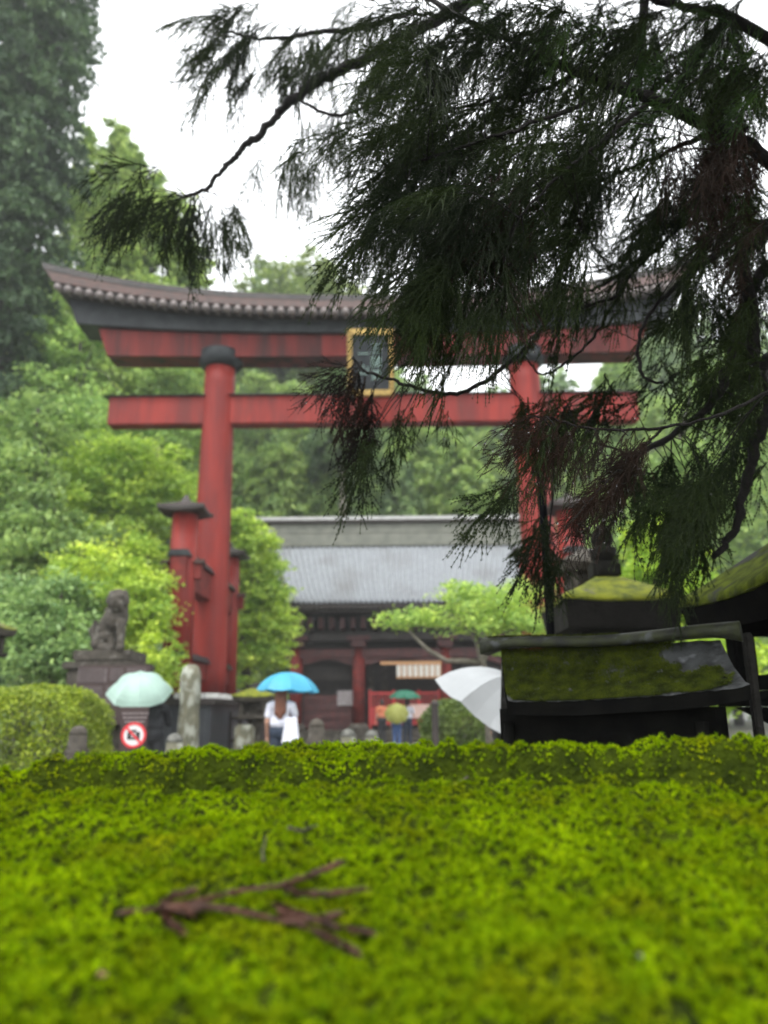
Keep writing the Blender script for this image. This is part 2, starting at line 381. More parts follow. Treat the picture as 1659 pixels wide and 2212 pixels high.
mb = MB(); beam(mb, 9.62, 9.2, -.58, .58, zt(676, -.6), z_kb + .005, .88, .42); mb.build('upper_lintel', BLACK, tor)
# roof: sloping copper boards, eave fascia, ridge
mb = MB(); beam(mb, 10.35, 9.85, -1.05, 1.05, zt(648, -.6), zt(663, -1.05), .98, .93, yt=(-.62, .62)); roof = mb.build('roof', COPPER, tor)
mb = MB(); beam(mb, 10.55, 10.38, -.66, .66, zt(634, -.5), zt(648, -.66) + .005, 1.0, .99, yt=(-.45, .45)); mb.build('roof_ridge', CAPG, tor)
mb = MB(); beam(mb, 9.82, 9.7, -.95, .95, zt(663, -.95) - .01, zt(680, -.95), .92, .88); mb.build('eave_board', DARKW, tor)
mb = MB(); z = zt(671, -1.1); mb.tube([(TX, TY - .75, z + .03), (TX, TY - 1.14, z - .01)], .105, 10); re0 = mb.build('rafter_end', KNOB, tor, True)
for i in range(60):
    x = -9.65 + 19.3 * i / 59; o = re0 if i == 0 else re0.copy()
    if i: C.objects.link(o); o.parent = tor
    o.location = (x, 0, curve(x, .90))
# tie beam
mb = MB(); mb.bev(TX - 8.1, TX + 8.1, TY - .24, TY + .24, z_nb, z_nt - .02, .03); mb.build('tie_beam', RED, tor)
mb = MB(); mb.hexa([(TX - 8.25, TY - .36, z_nt - .02), (TX + 8.25, TY - .36, z_nt - .02), (TX + 8.25, TY + .36, z_nt - .02), (TX - 8.25, TY + .36, z_nt - .02),
                    (TX - 8.25, TY - .06, z_nt + .12), (TX + 8.25, TY - .06, z_nt + .12), (TX + 8.25, TY + .06, z_nt + .12), (TX - 8.25, TY + .06, z_nt + .12)])
mb.build('tie_beam_cap', BLACK, tor)
PL = [(XX(444, 1490, TY), XX(477, 785, TY)), (XX(1176, 1290, TY) + .08, XX(1129, 785, TY))]
PZ0 = 1.62; zc = zt(785)
for xb, xt in PL:
    mb = MB(); n = 14
    prof = [(xb + (xt - xb) * k / n, TY, PZ0 + (zc - PZ0) * k / n) for k in range(n + 1)]
    mb.tube(prof, [.56 - .10 * k / n for k in range(n + 1)], 28); mb.build('pillar', RED, tor, True)
    mb = MB(); mb.lathe(xt, TY, [(.50, zt(796)), (.63, zt(791)), (.67, zt(782)), (.68, zt(767)), (.66, zt(763))], 28); mb.build('collar', BLACK, tor, True)
    for sy in (-1, 1):   # lower support posts front and rear
        sx = XX(388, 1490, TY - 2.6) if xb < 0 else -XX(388, 1490, TY - 2.6) + 2 * TX
        sx = xb + (-.07 if xb < 0 else .07); py = TY + sy * 2.9
        ztop = 6.75
        mb = MB(); mb.tube([(sx, py, PZ0), (sx, py, 4.2), (sx, py, ztop - .55)], [.37, .345, .33], 18); sp = mb.build('support_post', RED, tor, True)
        # little roof cap, upturned corners and a finial
        mb = MB(); q = .58; z1 = ztop - .55
        ring = []
        for zz, rr, up in ((z1 - .06, q, .10), (z1 + .03, q * 1.02, .11), (z1 + .16, q * .62, .02), (z1 + .28, .12, 0), (z1 + .48, .03, 0)):
            for k in range(16):
                a = 2 * math.pi * (k + .0) / 16; c, d = math.cos(a), math.sin(a); qq = 1 / max(abs(c), abs(d))
                ring.append((sx + rr * qq * c, py + rr * qq * d, zz + up * (qq - 1) * 1.7))
        f = [(i * 16 + k, i * 16 + (k + 1) % 16, (i + 1) * 16 + (k + 1) % 16, (i + 1) * 16 + k) for i in range(4) for k in range(16)] + [tuple(range(16))[::-1], tuple(range(64, 80))]
        mb.add(ring, f); mb.build('post_roof', DARKW, tor)
        # tie between post and pillar, upper and lower, each with dark cap
        for (za, zb_) in ((4.25, 5.0), (2.05, 2.5)):
            ya, yb = (py - .40, TY - .3) if sy < 0 else (TY + .3, py + .55)
            mb = MB(); mb.bev(sx - .2, sx + .2, ya, yb, za, zb_, .02); br = mb.build('brace', REDD, tor)
            mb = MB(); mb.hexa([(sx - .3, ya - .03, zb_), (sx + .3, ya - .03, zb_), (sx + .3, yb, zb_), (sx - .3, yb, zb_), (sx - .22, ya - .03, zb_ + .16), (sx + .22, ya - .03, zb_ + .16), (sx + .22, yb, zb_ + .16), (sx - .22, yb, zb_ + .16)])
            mb.build('brace_cap', BLACK, tor)
        mb = MB(); mb.bev(sx - .5, sx + .5, py - .12, py + .12, 4.45, 4.85, .02); mb.build('cross_brace', REDD, tor)
        mb = MB(); mb.hexa([(sx - .55, py - .2, 4.852), (sx + .55, py - .2, 4.852), (sx + .55, py + .2, 4.852), (sx - .55, py + .2, 4.852), (sx - .55, py - .05, 4.97), (sx + .55, py - .05, 4.97), (sx + .55, py + .05, 4.97), (sx - .55, py + .05, 4.97)]); mb.build('brace_cap', COPPER, tor)
    mb = MB(); mb.bev(xb - .95, xb + 1.0, TY - 3.75, TY + 3.7, 0, 1.36, .03)
    for i in range(12): mb.box(xb - .9 + .16 * i, xb - .86 + .16 * i, TY - 3.785, TY - 3.745, .1, 1.25)
    mb.build('plinth', PLINTH, tor)
    mb = MB(); mb.bev(xb - 1.08, xb + 1.12, TY - 3.87, TY + 3.8, 1.363, 1.52, .03)
    mb.bev(xb - .8, xb + .85, TY - 3.5, TY + 3.5, 1.523, 1.62, .02); mb.build('plinth_rim', DARKW, tor)
    for i in range(9):
        y = TY - 3.6 + i * .89
        for s2 in (-1, 1):
            xx = xb + s2 * 1.0
            mb = MB(); mb.hexa([(xx - .16, y - .07, 1.525), (xx + .16, y - .07, 1.525), (xx + .16, y + .07, 1.525), (xx - .16, y + .07, 1.525), (xx - .16, y - .07, 1.64), (xx + .16, y - .07, 1.64), (xx + .16, y + .07, 1.64), (xx - .16, y + .07, 1.64)]); mb.build('rim_block', WHITEP, tor)
    for i in range(4):
        xx = xb - .75 + i * .5; y = TY - 3.75
        mb = MB(); mb.box(xx - .07, xx + .07, y - .16, y + .16, 1.525, 1.64); mb.build('rim_block', WHITEP, tor)
# plaque, tilted forward
ply = TY - 1.25; x0, x1 = XX(752, 770, ply), XX(850, 770, ply); zp0, zp1 = ZZ(856, ply), ZZ(726, ply); tilt = .35
def pq(x, z, d): return (x, ply - d - tilt * (z - zp0) / (zp1 - zp0), z)
def slab(mb, xa, xb, za, zb_, d0, d1):
    return mb.hexa([pq(xa, za, d1), pq(xb, za, d1), pq(xb, za, d0), pq(xa, za, d0), pq(xa, zb_, d1), pq(xb, zb_, d1), pq(xb, zb_, d0), pq(xa, zb_, d0)])
mb = MB(); slab(mb, x0 + .12, x1 - .12, zp0 + .12, zp1 - .12, -.05, .03); plq = mb.build('plaque', PLAQ, tor)
mb = MB(); slab(mb, x0, x0 + .13, zp0, zp1, -.08, .12); slab(mb, x1 - .13, x1, zp0, zp1, -.08, .12); slab(mb, x0 + .13, x1 - .13, zp1 - .15, zp1, -.07, .11); slab(mb, x0 + .13, x1 - .13, zp0, zp0 + .15, -.07, .11)
for i in range(14):
    for xx in (x0 + .04, x1 - .04): mb.ball(pq(xx, zp0 + (i + .5) * (zp1 - zp0) / 14, .14), .065, 8, 6)
mb.build('plaque_frame', GOLD, plq)
def text(s, size, loc, rot, material, parent, ext=.01, name='lettering', spacing=1.0):
    cu = bpy.data.curves.new(name, 'FONT'); cu.body = s; cu.size = size; cu.extrude = ext; cu.align_x = 'CENTER'; cu.align_y = 'CENTER'; cu.space_line = spacing
    cu.materials.append(material)
    tmp = bpy.data.objects.new('tmp', cu); me = bpy.data.meshes.new_from_object(tmp); bpy.data.objects.remove(tmp)
    o = bpy.data.objects.new(name, me); C.objects.link(o); o.parent = parent; o.location = Vector(np.array(loc) - PLOC[parent.name]); o.rotation_euler = rot; return o
zm = (zp0 + zp1) / 2
ta = math.atan2(tilt, zp1 - zp0)
text('三\n國\n第', .34, pq(x0 + .83, zm, .05), (math.pi / 2 + ta, 0, 0), VERD, plq, .012, spacing=1.15)
text('一\n山', .34, pq(x0 + .46, zm, .05), (math.pi / 2 + ta, 0, 0), VERD, plq, .012, spacing=1.4)

# ------------------------------------------------------------------ gate building
GY = 33.0
gx = .85
gate = empty('gate_building', (gx, 34.5, 0), 'dark wooden shrine gate with grey tiled roof and maroon pillars behind the torii', 'building')
ze = ZZ(1304, 31.5, 870); zr = ZZ(1172, 35.0, 870)
# tiled roof: round tile rows as real corrugation, stepped courses, both slopes
def tile_slope(mb, ye, yr, hw_e, hw_r, rows=20, cols=46, per=8):
    vs_ = []; nx = cols * per + 1
    for j in range(rows * 2 + 1):
        t = (j // 2 + (j % 2)) / rows if j else 0; t = min(1, ((j + 1) // 2) / rows)
        step = .05 if j % 2 == 0 else 0.0
        y = ye + (yr - ye) * t; hw = hw_e + (hw_r - hw_e) * t
        zb_ = ze + (zr - ze) * (t ** 1.22) + (.0)
        for i in range(nx):
            s = -1 + 2 * i / (nx - 1); ph = (i % per) / per
            h = .13 * max(0, math.cos((ph - .5) * 2 * math.pi)) ** .5 if abs(ph - .5) < .25 else 0
            vs_.append((gx + s * hw, y, zb_ + h + step + .28 * max(0, abs(s) - .8) ** 2 * 8 * (1 - t)))
    f = [(j * nx + i, j * nx + i + 1, (j + 1) * nx + i + 1, (j + 1) * nx + i) for j in range(rows * 2) for i in range(nx - 1)]
    mb.add(vs_, f)
hwe, hwr = 4.95, 6.3
mb = MB(); tile_slope(mb, 31.5, 35.0, hwe, hwr); tile_slope(mb, 38.6, 35.1, hwe, hwr); rf = mb.build('roof', TILE, gate)
# eave fascia and rafters
mb = MB(); mb.box(gx - hwe, gx + hwe, 31.52, 31.62, ze - .14, ze - .02); mb.box(gx - hwe + .05, gx + hwe - .05, 31.7, 32.6, ze - .26, ze - .16)
for i in range(44):
    x = gx - hwe + .12 + i * (2 * hwe - .24) / 43
    mb.hexa([(x - .05, 31.63, ze - .30), (x + .05, 31.63, ze - .30), (x + .05, 34.3, ze + .7), (x - .05, 34.3, ze + .7), (x - .05, 31.63, ze - .18), (x + .05, 31.63, ze - .18), (x + .05, 34.3, ze + .85), (x - .05, 34.3, ze + .85)])
mb.build('rafters', DARKW, gate)
# ridge
ry = 35.05; z1 = ZZ(1172, ry - .4, 870) - .15; z2 = ZZ(1146, ry, 870); z3 = ZZ(1132, ry, 870); z4 = ZZ(1119, ry, 870)
mb = MB(); mb.bev(gx - 6.15, gx + 6.15, ry - .42, ry + .42, z1, z2 - .22, .03); mb.bev(gx - 6.2, gx + 6.2, ry - .34, ry + .34, z2 - .21, z3 - .02, .03); mb.build('ridge_wall', RIDGE, gate)
mb = MB(); mb.bev(gx - 6.9, gx + 6.9, ry - .5, ry + .5, z3 - .015, z3 + .12, .02); mb.build('ridge_board', DARKW, gate)
mb = MB(); mb.lathe(0, 0, [(0.01, 0)], 3) if False else None
mb.hexa([(gx - 7.1, ry - .44, z3 + .125), (gx + 7.1, ry - .44, z3 + .125), (gx + 7.1, ry + .44, z3 + .125), (gx - 7.1, ry + .44, z3 + .125), (gx - 7.1, ry - .2, z4 + .05), (gx + 7.1, ry - .2, z4 + .05), (gx + 7.1, ry + .2, z4 + .05), (gx - 7.1, ry + .2, z4 + .05)])
mb.build('ridge_cap', RIDGEL, gate)
for s in (-1, 1):   # ridge end tile
    mb = MB(); xx = gx + s * 6.32; mb.lathe(xx, ry - .2, [(.2, z1 - .45), (.3, z1 - .35), (.2, z1 - .2), (.3, z1), (.2, z1 + .15), (.3, z1 + .35), (.22, z1 + .5), (.34, z1 + .7), (.2, z1 + .85)], 12); mb.build('ridge_end', RIDGEL, gate, True)
    mb = MB()   # gable verge board
    mb.hexa([(gx + s * (hwe - .06), 31.5, ze - .2), (gx + s * (hwe - .2), 31.5, ze - .2), (gx + s * (hwr - .3), 35, zr - .3), (gx + s * (hwr - .1), 35, zr - .3), (gx + s * (hwe - .06), 31.5, ze), (gx + s * (hwe - .2), 31.5, ze), (gx + s * (hwr - .3), 35, zr - .05), (gx + s * (hwr - .1), 35, zr - .05)]); mb.build('verge_board', DARKW, gate)
# body, columns
def zg(py, Y=GY): return ZZ(py, Y, 870)
def xg(px, Y=GY, py=1480): return XX(px, py, Y)
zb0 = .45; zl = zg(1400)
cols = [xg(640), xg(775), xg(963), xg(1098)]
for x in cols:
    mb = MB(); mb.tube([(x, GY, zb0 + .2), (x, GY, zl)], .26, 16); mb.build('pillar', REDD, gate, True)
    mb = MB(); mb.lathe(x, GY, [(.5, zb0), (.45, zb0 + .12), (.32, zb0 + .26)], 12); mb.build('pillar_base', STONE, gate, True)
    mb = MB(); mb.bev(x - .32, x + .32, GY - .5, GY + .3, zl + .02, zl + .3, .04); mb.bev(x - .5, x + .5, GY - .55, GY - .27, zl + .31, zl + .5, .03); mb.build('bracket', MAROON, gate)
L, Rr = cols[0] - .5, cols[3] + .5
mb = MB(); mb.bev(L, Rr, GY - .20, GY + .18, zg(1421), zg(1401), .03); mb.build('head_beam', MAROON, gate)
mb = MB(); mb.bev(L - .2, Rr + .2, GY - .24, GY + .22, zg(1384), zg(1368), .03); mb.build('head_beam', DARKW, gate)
for i in range(3):   # arched beams between pillars
    a, b = cols[i] + .27, cols[i + 1] - .27; vs_ = []; n = 12
    for k in range(n + 1):
        t = k / n; x = a + (b - a) * t; z = zg(1437) + .26 * math.sin(math.pi * t)
        vs_ += [(x, GY - .13, z), (x, GY + .13, z), (x, GY + .13, zg(1421) - .005), (x, GY - .13, zg(1421) - .005)]
    f = [(k * 4 + j, k * 4 + (j + 1) % 4, (k + 1) * 4 + (j + 1) % 4, (k + 1) * 4 + j) for k in range(n) for j in range(4)] + [(0, 1, 2, 3), (n * 4 + 3, n * 4 + 2, n * 4 + 1, n * 4)]
    mb = MB(); mb.add(vs_, f); mb.build('arched_beam', MAROON, gate)
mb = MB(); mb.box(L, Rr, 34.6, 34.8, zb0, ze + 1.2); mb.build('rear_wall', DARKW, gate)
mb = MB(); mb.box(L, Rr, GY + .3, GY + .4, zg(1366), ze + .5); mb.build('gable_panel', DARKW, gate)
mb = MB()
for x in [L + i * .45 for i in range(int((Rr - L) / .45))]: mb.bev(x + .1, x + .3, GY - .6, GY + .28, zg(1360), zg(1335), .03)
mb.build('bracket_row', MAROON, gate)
# left bay: lattice, lower wall, notice
a, b = cols[0] + .3, cols[1] - .3
mb = MB(); mb.box(a, b, GY + .3, GY + .36, zb0, zg(1500))
for i in range(4): mb.box(a, b, GY + .26, GY + .297, zb0 + .1 + i * .36, zb0 + .16 + i * .36)
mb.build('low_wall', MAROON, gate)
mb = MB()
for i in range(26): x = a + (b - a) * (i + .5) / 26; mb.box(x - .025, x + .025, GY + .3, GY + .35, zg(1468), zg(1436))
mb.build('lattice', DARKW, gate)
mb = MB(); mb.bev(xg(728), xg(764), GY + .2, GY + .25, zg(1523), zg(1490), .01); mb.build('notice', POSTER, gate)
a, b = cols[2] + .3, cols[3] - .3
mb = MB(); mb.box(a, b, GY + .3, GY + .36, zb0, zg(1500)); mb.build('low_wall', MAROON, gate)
# centre bay: pale posts inside and lattice, bright red fence
a, b = cols[1] + .3, cols[2] - .3
mb = MB()
for i in range(22): x = a + (b - a) * (i + .5) / 22; mb.box(x - .03, x + .03, GY + .5, GY + .56, zg(1470), zg(1436))
mb.build('lattice', DARKW, gate)
mb = MB()
for px in (801, 832): mb.bev(xg(px) - .14, xg(px) + .14, GY + .9, GY + 1.15, zb0, zl, .03)
mb.build('inner_posts', STONE, gate)
fx0, fx1 = xg(797), xg(950)
mb = MB(); fy = GY + .05
for z in (zg(1563), zg(1530), zg(1497)): mb.bev(fx0, fx1, fy - .05, fy + .05, z - .05, z + .05, .01)
for px in (799, 850, 905, 948): mb.bev(xg(px) - .05, xg(px) + .05, fy - .06, fy + .06, zb0, zg(1490), .01)
mb.box(fx0, fx1, fy + .02, fy + .04, zg(1563), zg(1530))
for i in range(26): x = fx0 + (fx1 - fx0) * (i + .5) / 26; mb.box(x - .02, x + .02, fy - .02, fy + .015, zg(1530), zg(1497))
mb.build('red_railing', BRIGHTRED, gate)
mb = MB(); mb.bev(xg(884), xg(930), GY - .12, GY - .06, zg(1551), zg(1522), .01)
mb.build('notice_board', PINK, None, label='pale pink notice board fixed on the bright red railing of the gate', cat='notice board')
# hanging panel row
rk = empty('lantern_rack', (xg(897), GY - .35, zg(1466)), 'row of white and orange paper lanterns under an orange beam in the gate', 'lantern rack')
mb = MB(); mb.bev(xg(822), xg(953), GY - .45, GY - .3, zg(1437), zg(1430), .01); mb.build('beam', ORANGE, rk)
for i in range(8):
    xa = xg(857 + i * 12)
    mb = MB(); mb.bev(xa, xa + .17, GY - .50, GY - .28, zg(1463), zg(1438), .02); pn = mb.build('lantern', PAPER, rk)
    mb = MB(); mb.box(xa + .17, xa + .21, GY - .49, GY - .29, zg(1465), zg(1437)); mb.box(xa - .01, xa + .17, GY - .51, GY - .27, zg(1466), zg(1463) - .002); mb.build('wooden_frame', ORANGE, rk)
# stone base with steps
mb = MB(); mb.bev(L - .4, Rr + .4, GY - .9, 38, 0, zb0, .03)
mb.bev(cols[1] - .3, cols[2] + .3, GY - 1.3, GY - .903, 0, .3, .02); mb.bev(cols[1] - .3, cols[2] + .3, GY - 1.7, GY - 1.303, 0, .15, .02)
mb.build('stone_base', STONE, gate)
# side walls of the gate: low earthen wall with little roof to each side
for s, xa, xb in ((-1, L - 9, L - .6), (1, Rr + .6, Rr + 9)):
    e = empty('side_wall', ((xa + xb) / 2, 35, 0), ('brown wooden side wall left of the gate, partly behind a maple' if s < 0 else 'brown wooden side wall right of the gate, behind the round bush'), 'wall')
    mb = MB(); mb.bev(xa, xb, 34.9, 35.1, 0, 2.0, .02); mb.build('panel', MAROON, e)
    mb = MB(); mb.hexa([(xa, 34.4, 2.0), (xb, 34.4, 2.0), (xb, 35.6, 2.0), (xa, 35.6, 2.0), (xa, 34.95, 2.5), (xb, 34.95, 2.5), (xb, 35.05, 2.5), (xa, 35.05, 2.5)]); mb.build('roof', CAPG, e)

# ------------------------------------------------------------------ stone lanterns
def stone_lantern(label, x, y, wroof, z_eave, z_roof, slab_t, roofm, stm, seed, post_w=.36, finial=True, group=None, rot=0.0, sag=.04):
    rng = np.random.default_rng(seed)
    e = empty('stone_lantern', (x, y, 0), label, 'stone lantern', group)
    h = wroof / 2
    # roof: square, upturned corners, slab edge
    def ring(r, z, up, n=32, jit=.0):
        o = []
        for k in range(n):
            a = 2 * math.pi * k / n; c, d = math.cos(a), math.sin(a); q = 1 / max(abs(c), abs(d)); q1 = 1 + (q - 1) * .93
            px_, py_ = r * q1 * c, r * q1 * d
            o.append((x + px_ * math.cos(rot) - py_ * math.sin(rot) + rng.normal() * jit, y + px_ * math.sin(rot) + py_ * math.cos(rot), z + up * (q - 1) ** 1.2 * 2 + rng.normal() * jit))
        return o
    def skin(rings):
        mb = MB(); n = 32; vs_ = sum(rings, []); k_ = len(rings)
        mb.add(vs_, [(i * n + k, i * n + (k + 1) % n, (i + 1) * n + (k + 1) % n, (i + 1) * n + k) for i in range(k_ - 1) for k in range(n)] + [tuple(range(n))[::-1], tuple(range((k_ - 1) * n, k_ * n))]); return mb
    jt = wroof * .004
    skin([ring(h * .72, z_eave - slab_t - .03 * h, .0, jit=jt), ring(h * .93, z_eave - slab_t, .02, jit=jt), ring(h, z_eave, sag, jit=jt), ring(h * .97, z_eave + .002, sag)]).build('eave_slab', stm, e, False)
    dz = z_roof - z_eave
    skin([ring(h * 1.01, z_eave + .004, sag), ring(h * .99, z_eave + dz * .16, sag, jit=jt), ring(h * .74, z_eave + dz * .42, sag * .5, jit=jt), ring(h * .45, z_eave + dz * .76, 0, jit=jt), ring(h * .24, z_roof, 0)]).build('roof', roofm, e, True)
    zf = z_eave - slab_t - .03 * h
    fb = h * .55; fh = h * .62
    mb = MB()
    for sx in (-1, 1):
        for sy in (-1, 1): mb.bev(x + sx * fb - sx * .0 - .12 * h, x + sx * fb + .12 * h, y + sy * fb - .12 * h, y + sy * fb + .12 * h, zf - fh, zf - .002, .01)
    mb.bev(x - fb * .92, x + fb * .92, y - fb * .8, y + fb * .8, zf - fh * .98, zf - fh * .72, .01); mb.bev(x - fb * .5, x + fb * .5, y - fb * .5, y + fb * .5, zf - fh * .72, zf - .004, .01)
    mb.build('firebox', stm, e)
    mb = MB(); mb.bev(x - h * .85, x + h * .85, y - h * .85, y + h * .85, zf - fh - .16 * h, zf - fh - .003, .03); mb.build('platform', stm, e)
    mb = MB(); z_ = zf - fh - .16 * h - .002
    mb.lathe(x, y, [(post_w * .75, 0), (post_w * .75, .12), (post_w * .5, .2), (post_w * .42, z_ * .5), (post_w * .5, z_ - .08), (post_w * .8, z_)], 20); mb.build('post', stm, e, True)
    if finial:
        r = h * .27
        mb = MB(); mb.bev(x - r * .92, x + r * .92, y - r * .9, y + r * .9, z_roof - .01, z_roof + r * 1.15, .03 * wroof); fi = mb.build('finial_block', stm, e)
        mb = MB(); mb.lathe(x, y, [(r * .6, z_roof + r * 1.15), (r * .8, z_roof + r * 1.3), (r * .92, z_roof + r * 1.95), (r * .85, z_roof + r * 2.05), (r * .5, z_roof + r * 2.1), (r * .75, z_roof + r * 2.5), (r * .7, z_roof + r * 3.0), (r * .15, z_roof + r * 3.7)], 20); mb.build('finial', stm, e, True)
    return e
Y = 6.2; c = W(1318, 1290, Y)
stone_lantern('stone lantern with yellow moss on its roof and lotus finial, behind the dark little roof', c[0], Y + .1, 248 / PM(1318, 1290, Y), ZZ(1296, Y - .45, 1318) , ZZ(1246, Y, 1318), .20, YMOSS, STONEK, 3, .4)
Y = 3.6; c = W(1640, 1290, Y)
stone_lantern('dark mossy stone lantern cut by the right edge of the picture', XX(1748, 1290, Y), Y, .88, ZZ(1270, Y - .45, 1600), ZZ(1165, Y, 1600), .12, mat('green_moss_roof', (.11, .14, .010), (.035, .045, .006), 14, .9, 1.0, 60, c3=(.05, .05, .045), s3=6, t3=(.58, .66), spec=.1, bd=.01), STONEB, 5, .48, rot=.08)
Y = 12; stone_lantern('distant stone lantern with yellow moss cap at the left edge', XX(-38, 1345, Y), Y, .78, ZZ(1360, Y, 0), ZZ(1335, Y, 0), .09, YMOSS, STONE, 6, .24)
Y = 19; stone_lantern('low stone lantern with lime moss roof left of the blue umbrella', XX(552, 1500, Y), Y, 1.0, ZZ(1507, Y, 552), ZZ(1487, Y, 552), .09, YMOSS, STONE, 8, .3, finial=False)
Y = 7.6; c = W(1262, 1215, Y)
stone_lantern('half hidden pale stone lantern top just left of the lotus finial', c[0], Y, .55, ZZ(1228, Y, 1262), ZZ(1188, Y, 1262), .05, STONE, STONE, 9, .26, finial=False)

# ------------------------------------------------------------------ foreground stone shrine roof
sr = empty('stone_shrine', tuple(W(1340, 1470, 3.1) * [1, 1, 0]), 'dark miniature stone shrine with moss covered gabled roof hiding the white umbrella', 'stone shrine')
RL, RR_, ER, EL = W(1083, 1406, 3.42), W(1556, 1382, 2.98), W(1622, 1492, 2.70), W(1098, 1526, 3.14)
def roofpt(s, t, off=0.0):
    a = RL * (1 - s) + RR_ * s; b = EL * (1 - s) + ER * s; p = a * (1 - t) + b * t
    p = p + np.array([0, 0, -.028 * math.sin(math.pi * t) + .02 * abs(2 * s - 1) ** 3 * t]); p[2] += off; return p
NS, NT = 70, 34; vs_ = []
for j in range(NT + 1):
    for i in range(NS + 1):
        p = roofpt(i / NS, j / NT); vs_.append(p)
vs_ = np.array(vs_); ss = np.tile(np.linspace(0, 1, NS + 1), NT + 1); mask = .45 * snoise(vs_, 3, 3.0) + .25 * snoise(vs_, 4, 12) + 1.25 - 5.2 * np.clip(ss + .25 * (.5 - np.repeat(np.linspace(0, 1, NT + 1), NS + 1)) - .66, 0, 1)
jj = np.repeat(np.linspace(0, 1, NT + 1), NS + 1); mask -= 9 * np.clip(jj - .90, 0, 1) * (.35 + ss) + 14 * np.clip(.03 - ss, 0, 1)
mossmask = np.clip(mask, 0, 1)
top = vs_ + np.c_[np.zeros((len(vs_), 2)), snoise(vs_, 5, 14) * .0025 + mossmask * .004 + mossmask * snoise(vs_, 6, 22) * .003]
f = [(j * (NS + 1) + i, (j + 1) * (NS + 1) + i, (j + 1) * (NS + 1) + i + 1, j * (NS + 1) + i + 1) for j in range(NT) for i in range(NS)]
mesh_obj('front_roof_slope', top, list(f), ROOFST, sr, True)
nv = len(top); bot = vs_ - [0, -.012, .050]; top = top - [0, 0, .0015]
f = [tuple(nv + k for k in q[::-1]) for q in f]
ed = [i for i in range(NS + 1)] + [(j + 1) * (NS + 1) - 1 for j in range(1, NT + 1)] + [NT * (NS + 1) + i for i in range(NS - 1, -1, -1)] + [j * (NS + 1) for j in range(NT - 1, 0, -1)]
f += [(ed[k], ed[(k + 1) % len(ed)], nv + ed[(k + 1) % len(ed)], nv + ed[k]) for k in range(len(ed))]
mesh_obj('eave_edge', np.concatenate([top, bot]), f, STONEB, sr)  # same slab as the slope; sides and underside coloured as if shaded
# back slope, mirrored over the ridge
back = np.array([(RL), (RR_), (RR_ + (RR_ - ER) * [1, 1, -1] ), (RL + (RL - EL) * [1, 1, -1])]); back[:, 2] -= .012
mb = MB(); mb.hexa([*(back - [0, 0, .06]), *back]); mb.build('rear_roof_slope', STONED, sr)
# ridge bar, ends turned down
r0 = W(1046, 1396, 3.46); r1 = W(1600, 1364, 2.92); rp = []; rw = []
for k in range(21):
    t = k / 20; p = r0 * (1 - t) + r1 * t; p = p + [0, 0, .004 * math.sin(9 * t) - .015 * math.sin(math.pi * t) + .018]; rp.append(p)
mb = MB(); vs_ = []
dv = (r1 - r0); nrm = np.array([-dv[1], dv[0], 0]); nrm /= np.linalg.norm(nrm)
for k, p in enumerate(rp):
    t = k / 20; e_ = abs(2 * t - 1) ** 8; hh = .028 + .028 * e_; wd = .05
    for (a, b) in ((-1, -hh), (-1.05, -.006), (-.75, .012), (0, .02), (.75, .012), (1.05, -.006), (1, -hh)): vs_.append(p + nrm * wd * a + [0, 0, b])
f = [(k * 7 + i, (k + 1) * 7 + i, (k + 1) * 7 + (i + 1) % 7, k * 7 + (i + 1) % 7) for k in range(20) for i in range(7)] + [tuple(range(7)), tuple(20 * 7 + i for i in range(6, -1, -1))]
mb.add(vs_, f); mb.build('ridge', mat('ridge_stone', (.014, .015, .012), (.030, .036, .012), 16, .6, 1.0, 60, c3=(.06, .065, .065), s3=14, t3=(.56, .66), spec=.25, bd=.004), sr, True)
# body under roof
bc = (RL + RR_ + ER + EL) / 4 + np.array([.03, .16, 0]); ax = (ER - EL) * [1, 1, 0]; ax /= np.linalg.norm(ax); ay = np.array([-ax[1], ax[0], 0])
def obox(mb, cx, hx, hy, z0, z1):
    q = [cx + ax * sx * hx + ay * sy * hy for sx, sy in ((-1, -1), (1, -1), (1, 1), (-1, 1))]
    mb.hexa([(*p[:2], z0) for p in q] + [(*p[:2], z1) for p in q])
mb = MB(); obox(mb, bc, .415, .17, .86, 1.205); mb.build('body', STONEB, sr)
mb = MB(); obox(mb, bc, .42, .25, .72, .858); mb.build('shelf', STONEB, sr)
mb = MB(); obox(mb, bc, .40, .25, 0, .718); mb.build('plinth', STONEB, sr)
for sx in (-1, 1):
    mb = MB(); q = bc + ax * sx * .37 - ay * .20; mb.tube([(*q[:2], .86), (*q[:2], 1.154)], .025, 8); mb.build('post', STONEB, sr, True)

def tufts(rng, P, N, size, blades=6, width=.32, spread=.75):
    """little star shaped moss shoots: P positions, N up directions"""
    n = len(P); V = np.empty((n, blades, 3, 3)); u = np.cross(N, [0.3, 1, .1]); u /= np.linalg.norm(u, axis=1)[:, None]; v = np.cross(N, u)
    s = np.broadcast_to(size, (n,)) * rng.uniform(.6, 1.4, n)
    for b in range(blades):
        a = 2 * math.pi * b / blades + rng.uniform(0, 6.28, n); d = u * np.cos(a)[:, None] + v * np.sin(a)[:, None]; tt = -u * np.sin(a)[:, None] + v * np.cos(a)[:, None]
        el = rng.uniform(.2, 1.1, n)[:, None]
        tip = P + (d * np.cos(el) * spread + N * np.sin(el)) * s[:, None]; base = P + N * (s * .12)[:, None]
        V[:, b, 0] = base - tt * (s * width)[:, None] * .5; V[:, b, 1] = base + tt * (s * width)[:, None] * .5; V[:, b, 2] = tip
    return V.reshape(-1, 3), np.arange(n * blades * 3).reshape(-1, 3)
rng = np.random.default_rng(11)
DMOSS = mat('dark_moss', (.075, .098, .006), (.025, .036, .004), 20, .85, transl=.2, island=.4, spec=.15)
